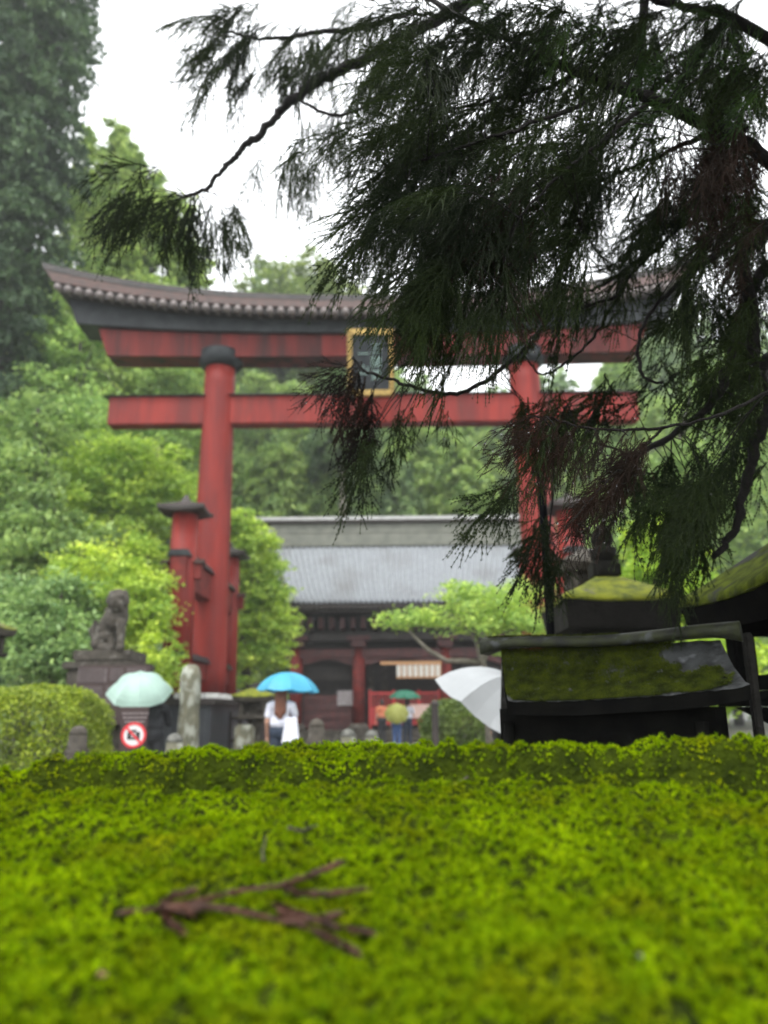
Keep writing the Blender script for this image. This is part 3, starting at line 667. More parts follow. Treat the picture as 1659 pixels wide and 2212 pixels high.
S = rng.random(60000); T = rng.random(60000)
P = np.array([roofpt(a, b, .006) for a, b in zip(S, T)])
ii = np.clip((T * NT).astype(int), 0, NT) * (NS + 1) + np.clip((S * NS).astype(int), 0, NS)
keep = rng.random(len(P)) < np.clip(mossmask[ii] * 2.2 - .5, 0, 1); P = P[keep]
nrm_ = np.cross(RR_ - RL, EL - RL); nrm_ /= -np.linalg.norm(nrm_); nrm_ = nrm_ * np.sign(nrm_[2])
v, f = tufts(rng, P, np.tile(nrm_, (len(P), 1)) + rng.normal(size=P.shape) * .2, .0070, 5)
mesh_obj('moss', v, f, DMOSS, sr, kind='stuff')
pr = np.array([rp[int(k)] for k in rng.integers(1, 12, 2600)]) + (dv / 20) * rng.uniform(-.5, .5, 2600)[:, None] + nrm * rng.uniform(-.05, .05, 2600)[:, None] + [0, 0, .016]
v, f = tufts(rng, pr, np.tile([0, 0, 1.0], (len(pr), 1)), .008, 5); mesh_obj('ridge_moss', v, f, DMOSS, sr, kind='stuff')

# black pole behind the stone shrine
b = W(1190, 1372, 3.75); mb = MB(); mb.tube([(b[0], 3.75, 0), (b[0], 3.75, ZZ(1020, 3.75, 1175))], .021, 14); mb.lathe(b[0], 3.75, [(.045, 0), (.045, .05), (.024, .07)], 14)
mb.build('metal_pole', POLE, None, True, label='thin black metal pole standing behind the mossy stone shrine', cat='pole', origin=(b[0], 3.75, 0))
b = W(1628, 1450, 3.0); mb = MB(); mb.bev(b[0] - .016, b[0] + .016, 3.0, 3.04, 0, ZZ(1366, 3.0, 1628), .006)
mb.build('stone_stake', STONEK, None, label='narrow grey stone stake beside the right hand dark lantern', cat='stake')

# ------------------------------------------------------------------ foreground mossy ledge
def ledge_z(x, y):
    left = np.clip((-x + .0) / .62, 0, 1.2) ** 1.3 + .18 * np.clip(x / .3, 0, 1) * np.clip((.62 - x) / .5, 0, 1)
    main = CAMZ - .216 + (np.minimum(y, 1.16) - .62) * .197
    g = np.clip((y - 1.160) / .03, 0, 1); g = g * g * (3 - 2 * g)
    r_ = np.clip((y - 1.200) / .035, 0, 1); r_ = r_ * r_ * (3 - 2 * r_)
    z = main - .085 * g + r_ * (.135 - .036 * left)
    z -= np.clip((y - 1.36) / .06, 0, 1) ** 2 * .05
    return z
nx, ny = 230, 150; gxs = np.linspace(-1.05, 1.05, nx); gys = np.linspace(.40, 1.43, ny); GXm, GYm = np.meshgrid(gxs, gys)
def ledge_bump(x, y):
    p = np.stack([x, y, x * 0], -1).reshape(-1, 3)
    return (.0075 * snoise(p, 21, 3.5) + .0045 * snoise(p, 22, 11) + .0055 * snoise(p, 23, 22) + .0032 * snoise(p, 24, 52)).reshape(x.shape)
wob = lambda x: .012 * np.sin(x * 5 + 1) + .008 * np.sin(x * 13)
LZ = lambda x, y: ledge_z(x, y + wob(x)) + ledge_bump(x, y)
zz = LZ(GXm, GYm)
ledge = empty('stone_ledge', (0, .92, 0), 'moss covered stone ledge with raised far rim filling the foreground', 'stone ledge')
tv = np.stack([GXm, GYm, zz], -1).reshape(-1, 3)
ff = np.array([[j * nx + i, j * nx + i + 1, (j + 1) * nx + i + 1, (j + 1) * nx + i] for j in range(ny - 1) for i in range(nx - 1)])
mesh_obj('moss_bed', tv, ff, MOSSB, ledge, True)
mb = MB(); mb.bev(-1.04, 1.04, .41, 1.42, .78, .89, .02); mb.build('slab', STONED, ledge)
mb = MB(); mb.bev(-.9, .9, .52, 1.3, 0, .778, .02); mb.build('base', STONED, ledge)
rng = np.random.default_rng(5)
n = 200000; x = rng.uniform(-1, 1, n); y = .42 + rng.random(n) * 1.0; keep = np.abs(x) < y * .55 + .14; x, y = x[keep], y[keep]
z = LZ(x, y); e_ = .004; nx_ = -(LZ(x + e_, y) - z) / e_; ny_ = -(LZ(x, y + e_) - z) / e_
steep = np.clip(np.hypot(nx_, ny_) - 1.1, 0, 2) / 2; kp_ = rng.random(len(x)) > .62 * steep; x, y, z, nx_, ny_ = x[kp_], y[kp_], z[kp_], nx_[kp_], ny_[kp_]  # sparser moss on steep faces bares the dark bed, deepening the groove's shade
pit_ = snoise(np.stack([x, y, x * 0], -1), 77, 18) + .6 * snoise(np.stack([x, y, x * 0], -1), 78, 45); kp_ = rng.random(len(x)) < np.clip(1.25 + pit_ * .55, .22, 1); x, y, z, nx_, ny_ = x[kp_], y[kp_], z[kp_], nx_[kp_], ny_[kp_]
N = np.stack([nx_, ny_, np.ones_like(x)], -1) + rng.normal(size=(len(x), 3)) * .25; N /= np.linalg.norm(N, axis=1)[:, None]
v, f = tufts(rng, np.stack([x, y, z], -1), N, .0062 + .0025 * np.clip((1.05 - y) / .35, 0, 1), 6, .34, .75)
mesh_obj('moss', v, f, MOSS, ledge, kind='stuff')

# fallen sprigs on the moss
def on_moss(px, py, lift=.006):
    lo, hi = .42, 1.4
    for _ in range(40):
        mid = (lo + hi) / 2; p = W(px, py, mid)
        if p[2] > float(LZ(np.array([p[0]]), np.array([p[1]]))[0]): lo = mid
        else: hi = mid
    p = W(px, py, lo); p[2] += lift; return p
def sprig(name, label, lines, material, needles=True, cat='twig'):
    mb = MB(); r = np.random.default_rng(len(lines) * 7)
    for pts, ra, rb in lines:
        P_ = np.array([on_moss(*p[:2], lift=(p[2] + .006 if len(p) > 2 else .013)) for p in pts])
        n_ = len(P_); t = np.linspace(0, n_ - 1, n_ * 5); Q = np.stack([np.interp(t, range(n_), P_[:, k]) for k in range(3)], -1)
        rr = np.interp(np.linspace(0, 1, len(Q)), [0, 1], [ra * .5, rb * .45]) * r.uniform(.8, 1.25, len(Q)); mb.tube(Q, rr, 7)
        if needles:
            for k in range(len(Q) - 1):
                d = Q[k + 1] - Q[k]; L_ = np.linalg.norm(d); d /= L_ + 1e-9
                for _ in range(9):
                    s_ = r.normal(size=3); s_ -= d * (s_ @ d); s_ /= np.linalg.norm(s_); p = Q[k] + d * L_ * r.random() + s_ * rr[k] * .6
                    tip = p + (d * .9 + s_ * .4) * (.009 + rr[k] * 1.2); w_ = np.cross(d, s_) * .0016
                    mb.add([p - w_, p + w_, tip], [(0, 1, 2)])
    return mb.build(name, material, None, label=label, cat=cat)
sprig('fallen_sprig', 'long dead red brown cedar sprig with forked right end lying on bright moss', [
    ([(245, 2006), (300, 2000), (345, 1996), (430, 1988, .012), (520, 1972, .014), (600, 1962, .014), (660, 1942, .014), (700, 1925, .014), (730, 1912, .014)], .0022, .0025),
    ([(330, 1998), (372, 1980, .012), (412, 1968, .012)], .0035, .0012),
    ([(345, 1996), (420, 1996, .010), (500, 2006, .010), (580, 2016), (640, 2028), (690, 2050), (730, 2072), (765, 2092)], .0055, .0022),
    ([(350, 1998), (360, 2022), (385, 2040)], .0045, .003),
    ([(360, 2000, .010), (400, 2010, .010), (430, 2000, .010)], .006, .003),
    ([(610, 1965, .014), (660, 1976, .012), (720, 1975, .012), (785, 1965, .012)], .0035, .0012),
    ([(600, 1998), (650, 2020), (700, 2030), (760, 2042), (795, 2048)], .004, .0012),
    ([(640, 2028), (690, 2022), (735, 2008)], .0045, .0018),
    ([(590, 1985), (625, 2000), (660, 2012), (720, 2036)], .003, .002)], TWIG)
sprig('bark_chip', 'small grey brown bark chip on moss near the far rim', [([(962, 1726), (990, 1712), (1012, 1698)], .006, .004)], TWIGD, False, 'bark chip')
sprig('dead_twig', 'short dark twig lying crosswise on moss in the left middle', [([(622, 1815), (650, 1822), (685, 1808)], .0034, .002)], TWIGD, False)
sprig('dead_twig', 'tiny dark upright twig on moss, just above the long red sprig', [([(568, 1888), (566, 1870, .008), (574, 1840, .010)], .003, .0014)], TWIGD, False)
sprig('fallen_scale', 'small orange brown scale lying on moss at the lower left', [([(212, 2128, .002), (230, 2134, .002)], .0045, .003)], mat('dry_scale', (.30, .19, .08), (.18, .12, .05), 60, .8), False, 'bud scale')
sprig('pebble', 'pale speck of grit on the moss at the lower right', [([(1385, 2088, .002), (1385, 2094, .002)], .004, .003)], PALEST, False, 'pebble')

# ------------------------------------------------------------------ people and umbrellas
def person(label, x, y, facing, h, top, bottom, hairm, hair='long', arm_up=True, skirt=False, sleeve=.55, bag=None, bend=0, armhand=None, group=None, upside=1, pants_h=None):
    """facing: yaw of the direction looked at, 0 = away from the camera (+Y)"""
    s = h / 1.68; cr, sr_ = math.cos(facing), math.sin(facing)
    def T(p):
        p = np.array(p, float) * s; return np.array([x + p[0] * cr - p[1] * sr_, y + p[0] * sr_ + p[1] * cr, p[2]])
    e = empty('person', (x, y, 0), label, 'person', group)
    body = MB(); K = lambda m_, a, b, r0, r1: m_.cap(T(a), T(b), r0 * s, r1 * s)
    # trunk, neck, head
    K(body, (0, 0, .92), (0, 0, 1.10), .135, .115); K(body, (-.05, 0, .93), (.05, 0, .93), .13, .13); K(body, (0, 0, 1.10), (0, .0, 1.30), .115, .12); K(body, (-.10, 0, 1.34), (.10, 0, 1.34), .085, .085)
    K(body, (0, 0, 1.36), (0, .015, 1.48), .058, .052)
    c = T((0, .015, 1.575)); body.ball(c, (.076 * s, .088 * s, .108 * s), 16, 12)
    K(body, (0, .07, 1.50), (0, .075, 1.515), .035, .04)      # chin
    K(body, (0, .10, 1.575), (0, .118, 1.555), .012, .016)    # nose
    for sx in (-1, 1): K(body, (sx * .078, 0, 1.555), (sx * .08, -.005, 1.585), .014, .018)
    # legs, feet
    for sx in (-1, 1):
        K(body, (sx * .085, 0, .90), (sx * .09, .01, .50), .085, .058); K(body, (sx * .09, .01, .50), (sx * .095, -.02, .10), .055, .038); K(body, (sx * .095, -.03, .045), (sx * .10, .13, .035), .042, .036)
    # arms and hands
    hands = []
    for sx in (-1, 1):
        sh = (sx * .185, 0, 1.34)
        if arm_up and sx == upside: el = (sx * .24, .10, 1.10); ha = (sx * .15, .30, 1.27); fd = np.array([0, .15, 1.0])
        else: el = (sx * .235, -.02, 1.07); ha = (sx * .235, .07, .84); fd = np.array([0, .12, -1.0])
        K(body, sh, el, .050, .040); K(body, el, ha, .038, .026)
        ha = np.array(ha); fd = fd / np.linalg.norm(fd); side = np.array([0, 1, 0]) if abs(fd[2]) > .5 else np.array([1, 0, 0])
        pal = ha + fd * .06; body.cap(T(ha), T(pal), .024 * s, .030 * s)
        for q in range(4):
            o = side * (-.024 + .016 * q); L_ = (.066, .078, .072, .055)[q]; k1 = pal + o + fd * (.02 + L_ * .5); k2 = k1 + fd * L_ * .35 + np.array([-sx * .022, 0, 0])
            body.cap(T(pal + o * .9), T(k1), .0105 * s, .0095 * s, 8); body.cap(T(k1), T(k2), .0095 * s, .0085 * s, 8)
        th = ha + fd * .03 + side * .026; body.cap(T(th), T(th + side * .03 + fd * .035), .012 * s, .0095 * s, 8)
        hands.append(T(pal))
    b_ = body.build('body', SKIN, e); remesh(b_, .0075 * s, 3)
    # top
    m_ = MB(); K(m_, (-.05, 0, 1.06), (.05, 0, 1.06), .142, .142); K(m_, (0, 0, 1.06), (0, 0, 1.14), .152, .138); K(m_, (0, 0, 1.12), (0, 0, 1.30), .132, .135); K(m_, (-.11, 0, 1.335), (.11, 0, 1.335), .098, .098)
    for sx in (-1, 1):
        sh = np.array((sx * .185, 0, 1.34)); el = np.array((sx * .24, .10, 1.10) if (arm_up and sx == upside) else (sx * .235, -.02, 1.07)); ha = np.array((sx * .15, .30, 1.27) if (arm_up and sx == upside) else (sx * .235, .07, .84))
        if sleeve <= 1: K(m_, sh, sh + (el - sh) * sleeve, .070, .066)
        else: K(m_, sh, el, .066, .056); K(m_, el, el + (ha - el) * (sleeve - 1), .055, .045)
    t_ = m_.build('shirt', top, e); remesh(t_, .011 * s, 3, .012 * s, .12)
    # bottom
    m_ = MB()
    if skirt:
        m_.lathe(*T((0, 0, 0))[:2], [(.27 * s, .22 * s), (.25 * s, .35 * s), (.20 * s, .7 * s), (.15 * s, .95 * s), (.13 * s, 1.05 * s)], 20); bo = m_.build('skirt', bottom, e, True)
        t = bpy.data.textures.new('fold', 'CLOUDS'); t.noise_scale = .12; d = bo.modifiers.new('d', 'DISPLACE'); d.texture = t; d.strength = .04
    else:
        K(m_, (-.05, 0, .92), (.05, 0, .92), .150, .150)
        for sx in (-1, 1): K(m_, (sx * .085, 0, .90), (sx * .09, .01, .50), .104, .074); K(m_, (sx * .09, .01, .50), (sx * .095, -.02, .12), .072, .060)
        bo = m_.build('trousers', bottom, e); remesh(bo, .011 * s, 2, .010 * s, .1)
    m_ = MB()
    for sx in (-1, 1): K(m_, (sx * .095, -.035, .05), (sx * .10, .14, .038), .052, .044)
    sh_ = m_.build('shoes', SHOE, e); remesh(sh_, .01, 2)
    m_ = MB(); m_.ball(T((0, -.012, 1.60)), (.088 * s, .094 * s, .102 * s), 16, 12)
    K(m_, (0, -.05, 1.56), (0, -.06, 1.50), .078, .06)
    if hair == 'long':
        K(m_, (-.03, -.07, 1.55), (-.045, -.125, 1.22), .075, .06); K(m_, (.03, -.07, 1.55), (.045, -.12, 1.24), .075, .06); K(m_, (0, -.10, 1.45), (0, -.13, 1.16), .08, .05)
    h_ = m_.build('hair', hairm, e); remesh(h_, .009 * s, 2, .012 * s, .05)
    # eyes and mouth on the face
    m_ = MB()
    for sx in (-1, 1): m_.ball(T((sx * .032, .093, 1.582)), .009 * s, 8, 6)
    m_.build('eyes', HAIRD, e)
    return e, hands[1 if upside > 0 else 0]

def umbrella(label, base, apex_dir, Rr_, dome, fabric, hand, ribs=8, group=None, twist=0.):
    """base: centre of the rim plane; apex_dir: way the top points; hand: where it is held"""
    a = np.array(apex_dir, float); a /= np.linalg.norm(a); u = np.cross(a, [0, 1, .2]); u /= np.linalg.norm(u); v = np.cross(a, u); base = np.array(base, float)
    e = empty('umbrella', hand, label, 'umbrella', group)
    def prof(t): return math.sqrt(max(0, 1 - (t * .90) ** 2.0)) - math.sqrt(1 - .90 ** 2)
    mb = MB(); ns, nr = ribs * 3, 9; vs_ = []
    def rib(t, q):
        ph = 2 * math.pi * q / ribs + twist; return base + (u * math.cos(ph) + v * math.sin(ph)) * Rr_ * t + a * (dome * prof(t) / prof(0))
    def pt(t, ph):
        x_ = (ph / (2 * math.pi) * ribs) % ribs; q = int(x_ + 1e-6); k = x_ - q
        return rib(t, q) * (1 - k) + rib(t, q + 1) * k - a * (.05 * t * math.sin(math.pi * k) * Rr_) - (rib(t, q) * .5 + rib(t, q + 1) * .5 - base) * (.10 * max(0, t - .8) * 5 * math.sin(math.pi * max(k, 0)) * .3)
    for j in range(nr + 1):
        for i in range(ns): vs_.append(pt(max(j / nr, .004), 2 * math.pi * i / ns))
    f = [(j * ns + i, j * ns + (i + 1) % ns, (j + 1) * ns + (i + 1) % ns, (j + 1) * ns + i) for j in range(nr) for i in range(ns)]
    mb.add(vs_, f); cn = mb.build('canopy', fabric, e, False); sd = cn.modifiers.new('thick', 'SOLIDIFY'); sd.thickness = .004
    mb = MB(); hand = np.array(hand)
    mb.tube([base + a * (dome + .05), base + a * .0, hand], [.004, .006, .006], 8); mb.build('shaft', SHOE, e, True)
    mb = MB(); d = hand - base; d /= np.linalg.norm(d); mb.tube([hand - d * .04, hand + d * .1], .013, 10); mb.build('handle', SHOE, e, True)
    mb = MB()
    for k in range(ribs):
        ph = 2 * math.pi * k / ribs; mb.tube([pt(t, ph) - a * .008 for t in (0.02, .3, .6, .85, 1.0)], .0028, 5)
        mb.tube([base + a * dome * .35, pt(.55, ph) - a * .008], .0028, 5)
    mb.build('ribs', SHOE, e)
    return e

Y = 13; b = W(607, 1560, Y)
p, hd = person('woman seen from behind with long auburn hair, white blouse and dark jeans', b[0], Y, 0, 1.63, CW, CNAVY, HAIRR, sleeve=.6)
umbrella('sky blue umbrella held by the long haired woman in white', W(622, 1492, Y + .15), (.04, .02, 1), .52, .30, U_BLUE, hd, twist=.2)
Y = 12.3; b = W(330, 1560, Y)
p, hd = person('person in dark clothes hidden behind the no photography sign', b[0], Y, .2, 1.60, CDARK, CDARK, HAIRD, hair='short', sleeve=1.6)
umbrella('pale mint umbrella tilted forwards beside the information board', W(302, 1496, Y - .12), (.10, -.55, 1), .50, .30, U_MINT, hd, twist=.3)
Y = 28; b = W(880, 1560, Y)
p, hd = person('distant person in white top and dark trousers before the red railing', b[0], Y, 0, 1.60, CW, CNAVY, HAIRD, hair='short')
umbrella('small dark green umbrella in front of the red railing', W(875, 1507, Y), (.02, -.05, 1), .57, .26, U_GREEN, hd)
Y = 26.5; b = W(857, 1560, Y)
p, hd = person('distant person in pale blue top and blue jeans, back to the camera', b[0], Y, 0, 1.45, CBLUE, CJEAN, HAIRD, hair='short')
umbrella('olive yellow umbrella tipped back towards the camera, hiding its holder', W(857, 1541, Y - .25), (.0, -1.3, .9), .42, .24, U_YELL, hd)
Y = 30; b = W(825, 1560, Y)
person('distant person in orange top and black trousers beside the gate pillar', b[0], Y, .5, 1.62, CORAN, CDARK, HAIRD, hair='short', arm_up=False)
Y = 6.1; b = W(1080, 1560, Y)
p, hd = person('dark haired child in black under the big white umbrella', b[0], Y + .1, -.3, 1.10, CDARK, CDARK, HAIRD, hair='short', upside=1)
umbrella('large white umbrella tilted to the right, half hidden by the stone shrine', W(1056, 1553, Y), (.60, -.12, .80), .52, .37, U_WHITE, hd, twist=.1)
q = W(629, 1568, 12.8); e = empty('cloth_bag', q + [0, 0, -.28], 'white cloth bag hanging at the right hip of the woman under the blue umbrella', 'bag')
mb = MB(); mb.hexa([q + np.array(p_) for p_ in ((-.15, -.05, -.28), (.14, -.05, -.25), (.14, .05, -.25), (-.15, .05, -.28), (-.10, -.03, .12), (.09, -.03, .14), (.09, .03, .14), (-.10, .03, .12))]); o = mb.build('bag_body', CW, e)
bv = o.modifiers.new('b', 'BEVEL'); bv.width = .03; bv.segments = 3
mb = MB(); mb.tube([q + [-.07, 0, .11], q + [-.06, 0, .3], q + [-.04, .02, .36], q + [.0, 0, .3], q + [.05, 0, .13]], .010, 6); mb.build('strap', CW, e, True)

# ------------------------------------------------------------------ guardian lion-dog and pedestal
Y = 14; kb = W(240, 1415, Y); s = 1 / PM(240, 1400, Y)      # metres per pixel
def kp(px, py, dy=0.0): q = W(px, py, Y); return np.array([q[0], Y + dy, q[2]])
mb = MB()
def kc(a, b, r0, r1): mb.cap(kp(*a), kp(*b), r0 * s, r1 * s)
kc((222, 1385, .10), (234, 1375, .05), 27, 25)        # haunches
kc((232, 1368, .0), (256, 1335, -.12), 27, 27)        # trunk
kc((258, 1342, -.16), (262, 1318, -.16), 25, 21)      # chest to neck
mb.ball(kp(264, 1302, -.22), (25 * s, 24 * s, 21 * s), 16, 12); mb.ball(kp(264, 1288, -.2), (22 * s, 20 * s, 12 * s), 14, 10)   # head
mb.ball(kp(268, 1311, -.38), (14 * s, 12 * s, 10 * s), 14, 10)   # muzzle
kc((258, 1294, -.36), (278, 1294, -.36), 5.5, 5.5)     # brow
mb.ball(kp(268, 1305, -.47), (5 * s, 4 * s, 4 * s), 10, 8)       # nose
kc((262, 1320, -.36), (276, 1320, -.36), 6, 6)         # jaw
for a in (-1, 1): kc((262 + a * 16, 1290, -.2), (262 + a * 21, 1304, -.22), 5, 3)   # ears
for k in range(9):                                      # mane curls
    an = math.pi * (k / 8); mb.ball(kp(258 + 17 * math.cos(an), 1318 + 5 * math.sin(an), -.12 - .12 * math.sin(an)), 8 * s, 10, 8)
kc((250, 1286, -.16), (276, 1285, -.18), 8, 8)
for a, dy in ((248, -.14), (274, -.30)):                # front legs
    kc((a, 1350, dy), (a, 1385, dy - .03), 10.5, 8.5); kc((a, 1385, dy - .03), (a, 1399, dy - .04), 8.5, 8); kc((a, 1403, dy - .05), (a + 5, 1405, dy - .20), 9, 7.5)
kc((218, 1392, -.12), (236, 1376, -.16), 17, 13); kc((226, 1400, -.18), (248, 1404, -.30), 10, 8)   # hind leg folded
kc((214, 1395, .2), (232, 1380, .22), 16, 12); kc((222, 1402, .2), (240, 1404, .14), 10, 8)
kc((204, 1380, .12), (196, 1362, .14), 9, 11); kc((196, 1362, .14), (201, 1342, .14), 11, 5)        # tail
o = mb.build('guardian_lion_dog', STONE, None, label='seated stone guardian lion-dog statue on a stepped pedestal', cat='statue'); remesh(o, .014, 2, .02, .05)
pz = kp(240, 1408)[2]; cx = kb[0]
e = empty('statue_pedestal', (cx, Y, 0), 'stepped stone pedestal carrying the lion-dog statue', 'pedestal')
mb = MB(); mb.bev(cx - .50, cx + .50, Y - .50, Y + .50, pz - .20, pz, .03); mb.build('top_slab', STONE, e)
mb = MB(); mb.bev(cx - .64, cx + .64, Y - .6, Y + .6, pz - .34, pz - .203, .03); mb.bev(cx - .56, cx + .56, Y - .54, Y + .54, .5, pz - .343, .03); mb.build('block', STONE, e)
mb = MB(); mb.bev(cx - .85, cx + .85, Y - .8, Y + .8, .25, .497, .03); mb.bev(cx - 1.05, cx + 1.05, Y - 1, Y + 1, 0, .247, .03); mb.build('steps', STONE, e)

# information board with rows of print
Y = 13.2; xl, xr = XX(165, 1490, Y), XX(322, 1490, Y); zt_, zb_ = ZZ(1437, Y, 240), ZZ(1566, Y, 240)
e = empty('information_board', ((xl + xr) / 2, Y, 0), 'large dark brown board with pale printed panels before the pedestal', 'sign')
mb = MB(); mb.bev(xl, xr, Y, Y + .06, zb_, zt_, .01); bd = mb.build('board', BROWNS, e)
for i, (a, b, c_, d, rows) in enumerate(((170, 232, 1443, 1474, 7), (236, 272, 1443, 1470, 4), (276, 316, 1443, 1470, 5), (172, 226, 1482, 1520, 8), (230, 262, 1482, 1525, 6), (266, 314, 1526, 1556, 6))):
    mb = MB(); xa, xb = XX(a, c_, Y), XX(b, c_, Y); za, zb2 = ZZ(d, Y, 240), ZZ(c_, Y, 240)
    mb.box(xa, xb, Y - .008, Y - .002, za, zb2); pn = mb.build('panel', PANELP if i % 2 == 0 else BROWNS, bd)
    mb = MB()
    rr = random.Random(i)
    for k in range(rows):
        zc_ = za + (zb2 - za) * (k + .5) / rows; hh = (zb2 - za) / rows * .26; xx = xa + .02
        while xx < xb - .04:
            w_ = rr.uniform(.01, .05); mb.box(xx, min(xx + w_, xb - .02), Y - .012, Y - .0085, zc_ - hh, zc_ + hh); xx += w_ + .008
    mb.build('printed_lines', BROWNS if i % 2 == 0 else PANELP, bd, kind='stuff')
for xx in (xl + .08, xr - .08):
    mb = MB(); mb.bev(xx - .04, xx + .04, Y + .065, Y + .14, 0, zt_ - .05, .01); mb.build('leg', BROWNS, e)

# no-photography sign
Y = 9.5; xl, xr = XX(261, 1560, Y), XX(319, 1560, Y); zt_ = ZZ(1527, Y, 290); cxs = (xl + xr) / 2
e = empty('no_photography_sign', (cxs, Y, 0), 'narrow dark sign with red ringed crossed out camera symbol', 'sign')
mb = MB(); mb.bev(xl, xr, Y, Y + .03, ZZ(1680, Y, 290), zt_, .008); bd = mb.build('board', BROWNS, e)
cz = ZZ(1588, Y, 290); cxx = XX(289, 1588, Y); rr_ = 27 / PM(290, 1588, Y)
mb = MB(); mb.lathe(0, 0, [(rr_ * .86, 0), (rr_ * .86, .004)], 40); v_ = np.concatenate(mb.v); v_ = np.c_[v_[:, 0] + cxx, Y - .002 - v_[:, 2], v_[:, 1] + cz]; mesh_obj('symbol_disc', v_, mb.f, SIGNW, bd)
def ringpart(ri, ro, y0, y1, material, name):
    n_ = 48; vs_ = []
    for k in range(n_):
        a = 2 * math.pi * k / n_
        for (r_, y_) in ((ri, y0), (ro, y0), (ro, y1), (ri, y1)): vs_.append((cxx + r_ * math.cos(a), y_, cz + r_ * math.sin(a)))
    mb = MB(); mb.add(vs_, [(k * 4 + j, k * 4 + (j + 1) % 4, ((k + 1) % n_) * 4 + (j + 1) % 4, ((k + 1) % n_) * 4 + j) for k in range(n_) for j in range(4)]); return mb.build(name, material, bd)
ringpart(rr_ * .80, rr_, Y - .003, Y - .012, SIGNR, 'red_ring')
mb = MB(); mb.bev(cxx - rr_ * .5, cxx + rr_ * .5, Y - .0095, Y - .0065, cz - rr_ * .34, cz + rr_ * .26, .001); mb.box(cxx - rr_ * .2, cxx + rr_ * .2, Y - .0096, Y - .0066, cz + rr_ * .26, cz + rr_ * .42); mb.build('camera_symbol', SIGNK, bd)
ringpart(rr_ * .14, rr_ * .2, Y - .0097, Y - .011, SIGNW, 'lens_symbol')
mb = MB(); c45 = math.cos(math.pi / 4); L_ = rr_ * .82; t_ = rr_ * .09
mb.hexa([(cxx - L_ * c45 - t_ * c45, Y - .014, cz + L_ * c45 - t_ * c45), (cxx + L_ * c45 - t_ * c45, Y - .014, cz - L_ * c45 - t_ * c45), (cxx + L_ * c45 - t_ * c45, Y - .0112, cz - L_ * c45 - t_ * c45), (cxx - L_ * c45 - t_ * c45, Y - .0112, cz + L_ * c45 - t_ * c45),
         (cxx - L_ * c45 + t_ * c45, Y - .014, cz + L_ * c45 + t_ * c45), (cxx + L_ * c45 + t_ * c45, Y - .014, cz - L_ * c45 + t_ * c45), (cxx + L_ * c45 + t_ * c45, Y - .0112, cz - L_ * c45 + t_ * c45), (cxx - L_ * c45 + t_ * c45, Y - .0112, cz + L_ * c45 + t_ * c45)]); mb.build('red_slash', SIGNR, bd)
mb = MB(); rr = random.Random(3)
for k, (wd, pyy) in enumerate(((.30, 1541), (.27, 1550), (.22, 1559))):
    z_ = ZZ(pyy, Y, 290); xx = cxs - wd / 2
    while xx < cxs + wd / 2: w_ = rr.uniform(.015, .03); mb.box(xx, xx + w_, Y - .006, Y - .002, z_ - .009, z_ + .009); xx += w_ + .012
mb.build('lettering', mat('dull_lettering', (.26, .22, .22), rough=.7), bd)
for xx in (xl + .04, xr - .04):
    mb = MB(); mb.bev(xx - .015, xx + .015, Y + .032, Y + .06, 0, zt_ - .05, .004); mb.build('leg', BROWNS, e)

# stone post and bollards
Y = 12.5; q = W(414, 1440, Y); zt_ = q[2]; mb = MB(); n = 14; rr = np.random.default_rng(2)
mb.lathe(q[0], Y, [((.155 + rr.normal() * .008) * (1 if k < n - 1 else .75), zt_ * k / (n - 1)) for k in range(n)] + [(.05, zt_ + .03)], 20, .55)
o = mb.build('stone_post', LICHEN, None, True, label='tall lichen covered stone post in front of the torii plinth', cat='post')
t = bpy.data.textures.new('r', 'CLOUDS'); t.noise_scale = .1; d = o.modifiers.new('d', 'DISPLACE'); d.texture = t; d.strength = .04
def bollard(label, px, pytop, Y, r_, material, capm=None, group=None):
    q = W(px, pytop, Y); zt_ = q[2]; x = q[0]
    e = empty('stone_bollard', (x, Y, 0), label, 'bollard', group)
    mb = MB(); mb.lathe(x, Y, [(r_ * 1.25, 0), (r_ * 1.25, zt_ - r_ * 2.9), (r_ * 1.25, zt_ - r_ * 2.5), (r_, zt_ - r_ * 2.4), (r_ * .92, zt_ - r_ * 1.0)], 18); mb.build('shaft', material, e, True)
    mb = MB(); mb.lathe(x, Y, [(r_ * .92, zt_ - r_ * .99)] + [(r_ * .95 * math.cos(a), zt_ - r_ * .95 + r_ * .95 * math.sin(a)) for a in np.linspace(0.1, 1.5, 7)], 18); mb.build('rounded_cap', capm or material, e, True)
G = 'round topped stone bollards beyond the moss rim'
bollard('round topped dark stone bollard in front of the clipped hedge', 171, 1567, 9, .105, STONE, STONE, G)
bollard('grey round topped bollard right of the blue umbrella woman', 684, 1552, 11, .115, STONE, STONE, G)
bollard('low pale bollard just left of the middle, second right of the woman', 752, 1574, 14, .14, LICHEN, PALEST, G)
bollard('low pale bollard nearest the yellow umbrella person', 803, 1577, 15, .13, LICHEN, PALEST, G)
bollard('pale rounded stone post top left of the lichened post', 378, 1584, 11, .12, LICHEN, PALEST, G)
Y = 17; q = W(939, 1512, Y); mb = MB(); mb.lathe(q[0], Y, [(.075, 0), (.075, q[2] - .12), (.09, q[2] - .1), (.09, q[2] - .06), (.02, q[2])], 12, .8)
mb.build('wooden_post', DARKW, None, label='thin dark pointed wooden post at the left edge of the round bush', cat='post')
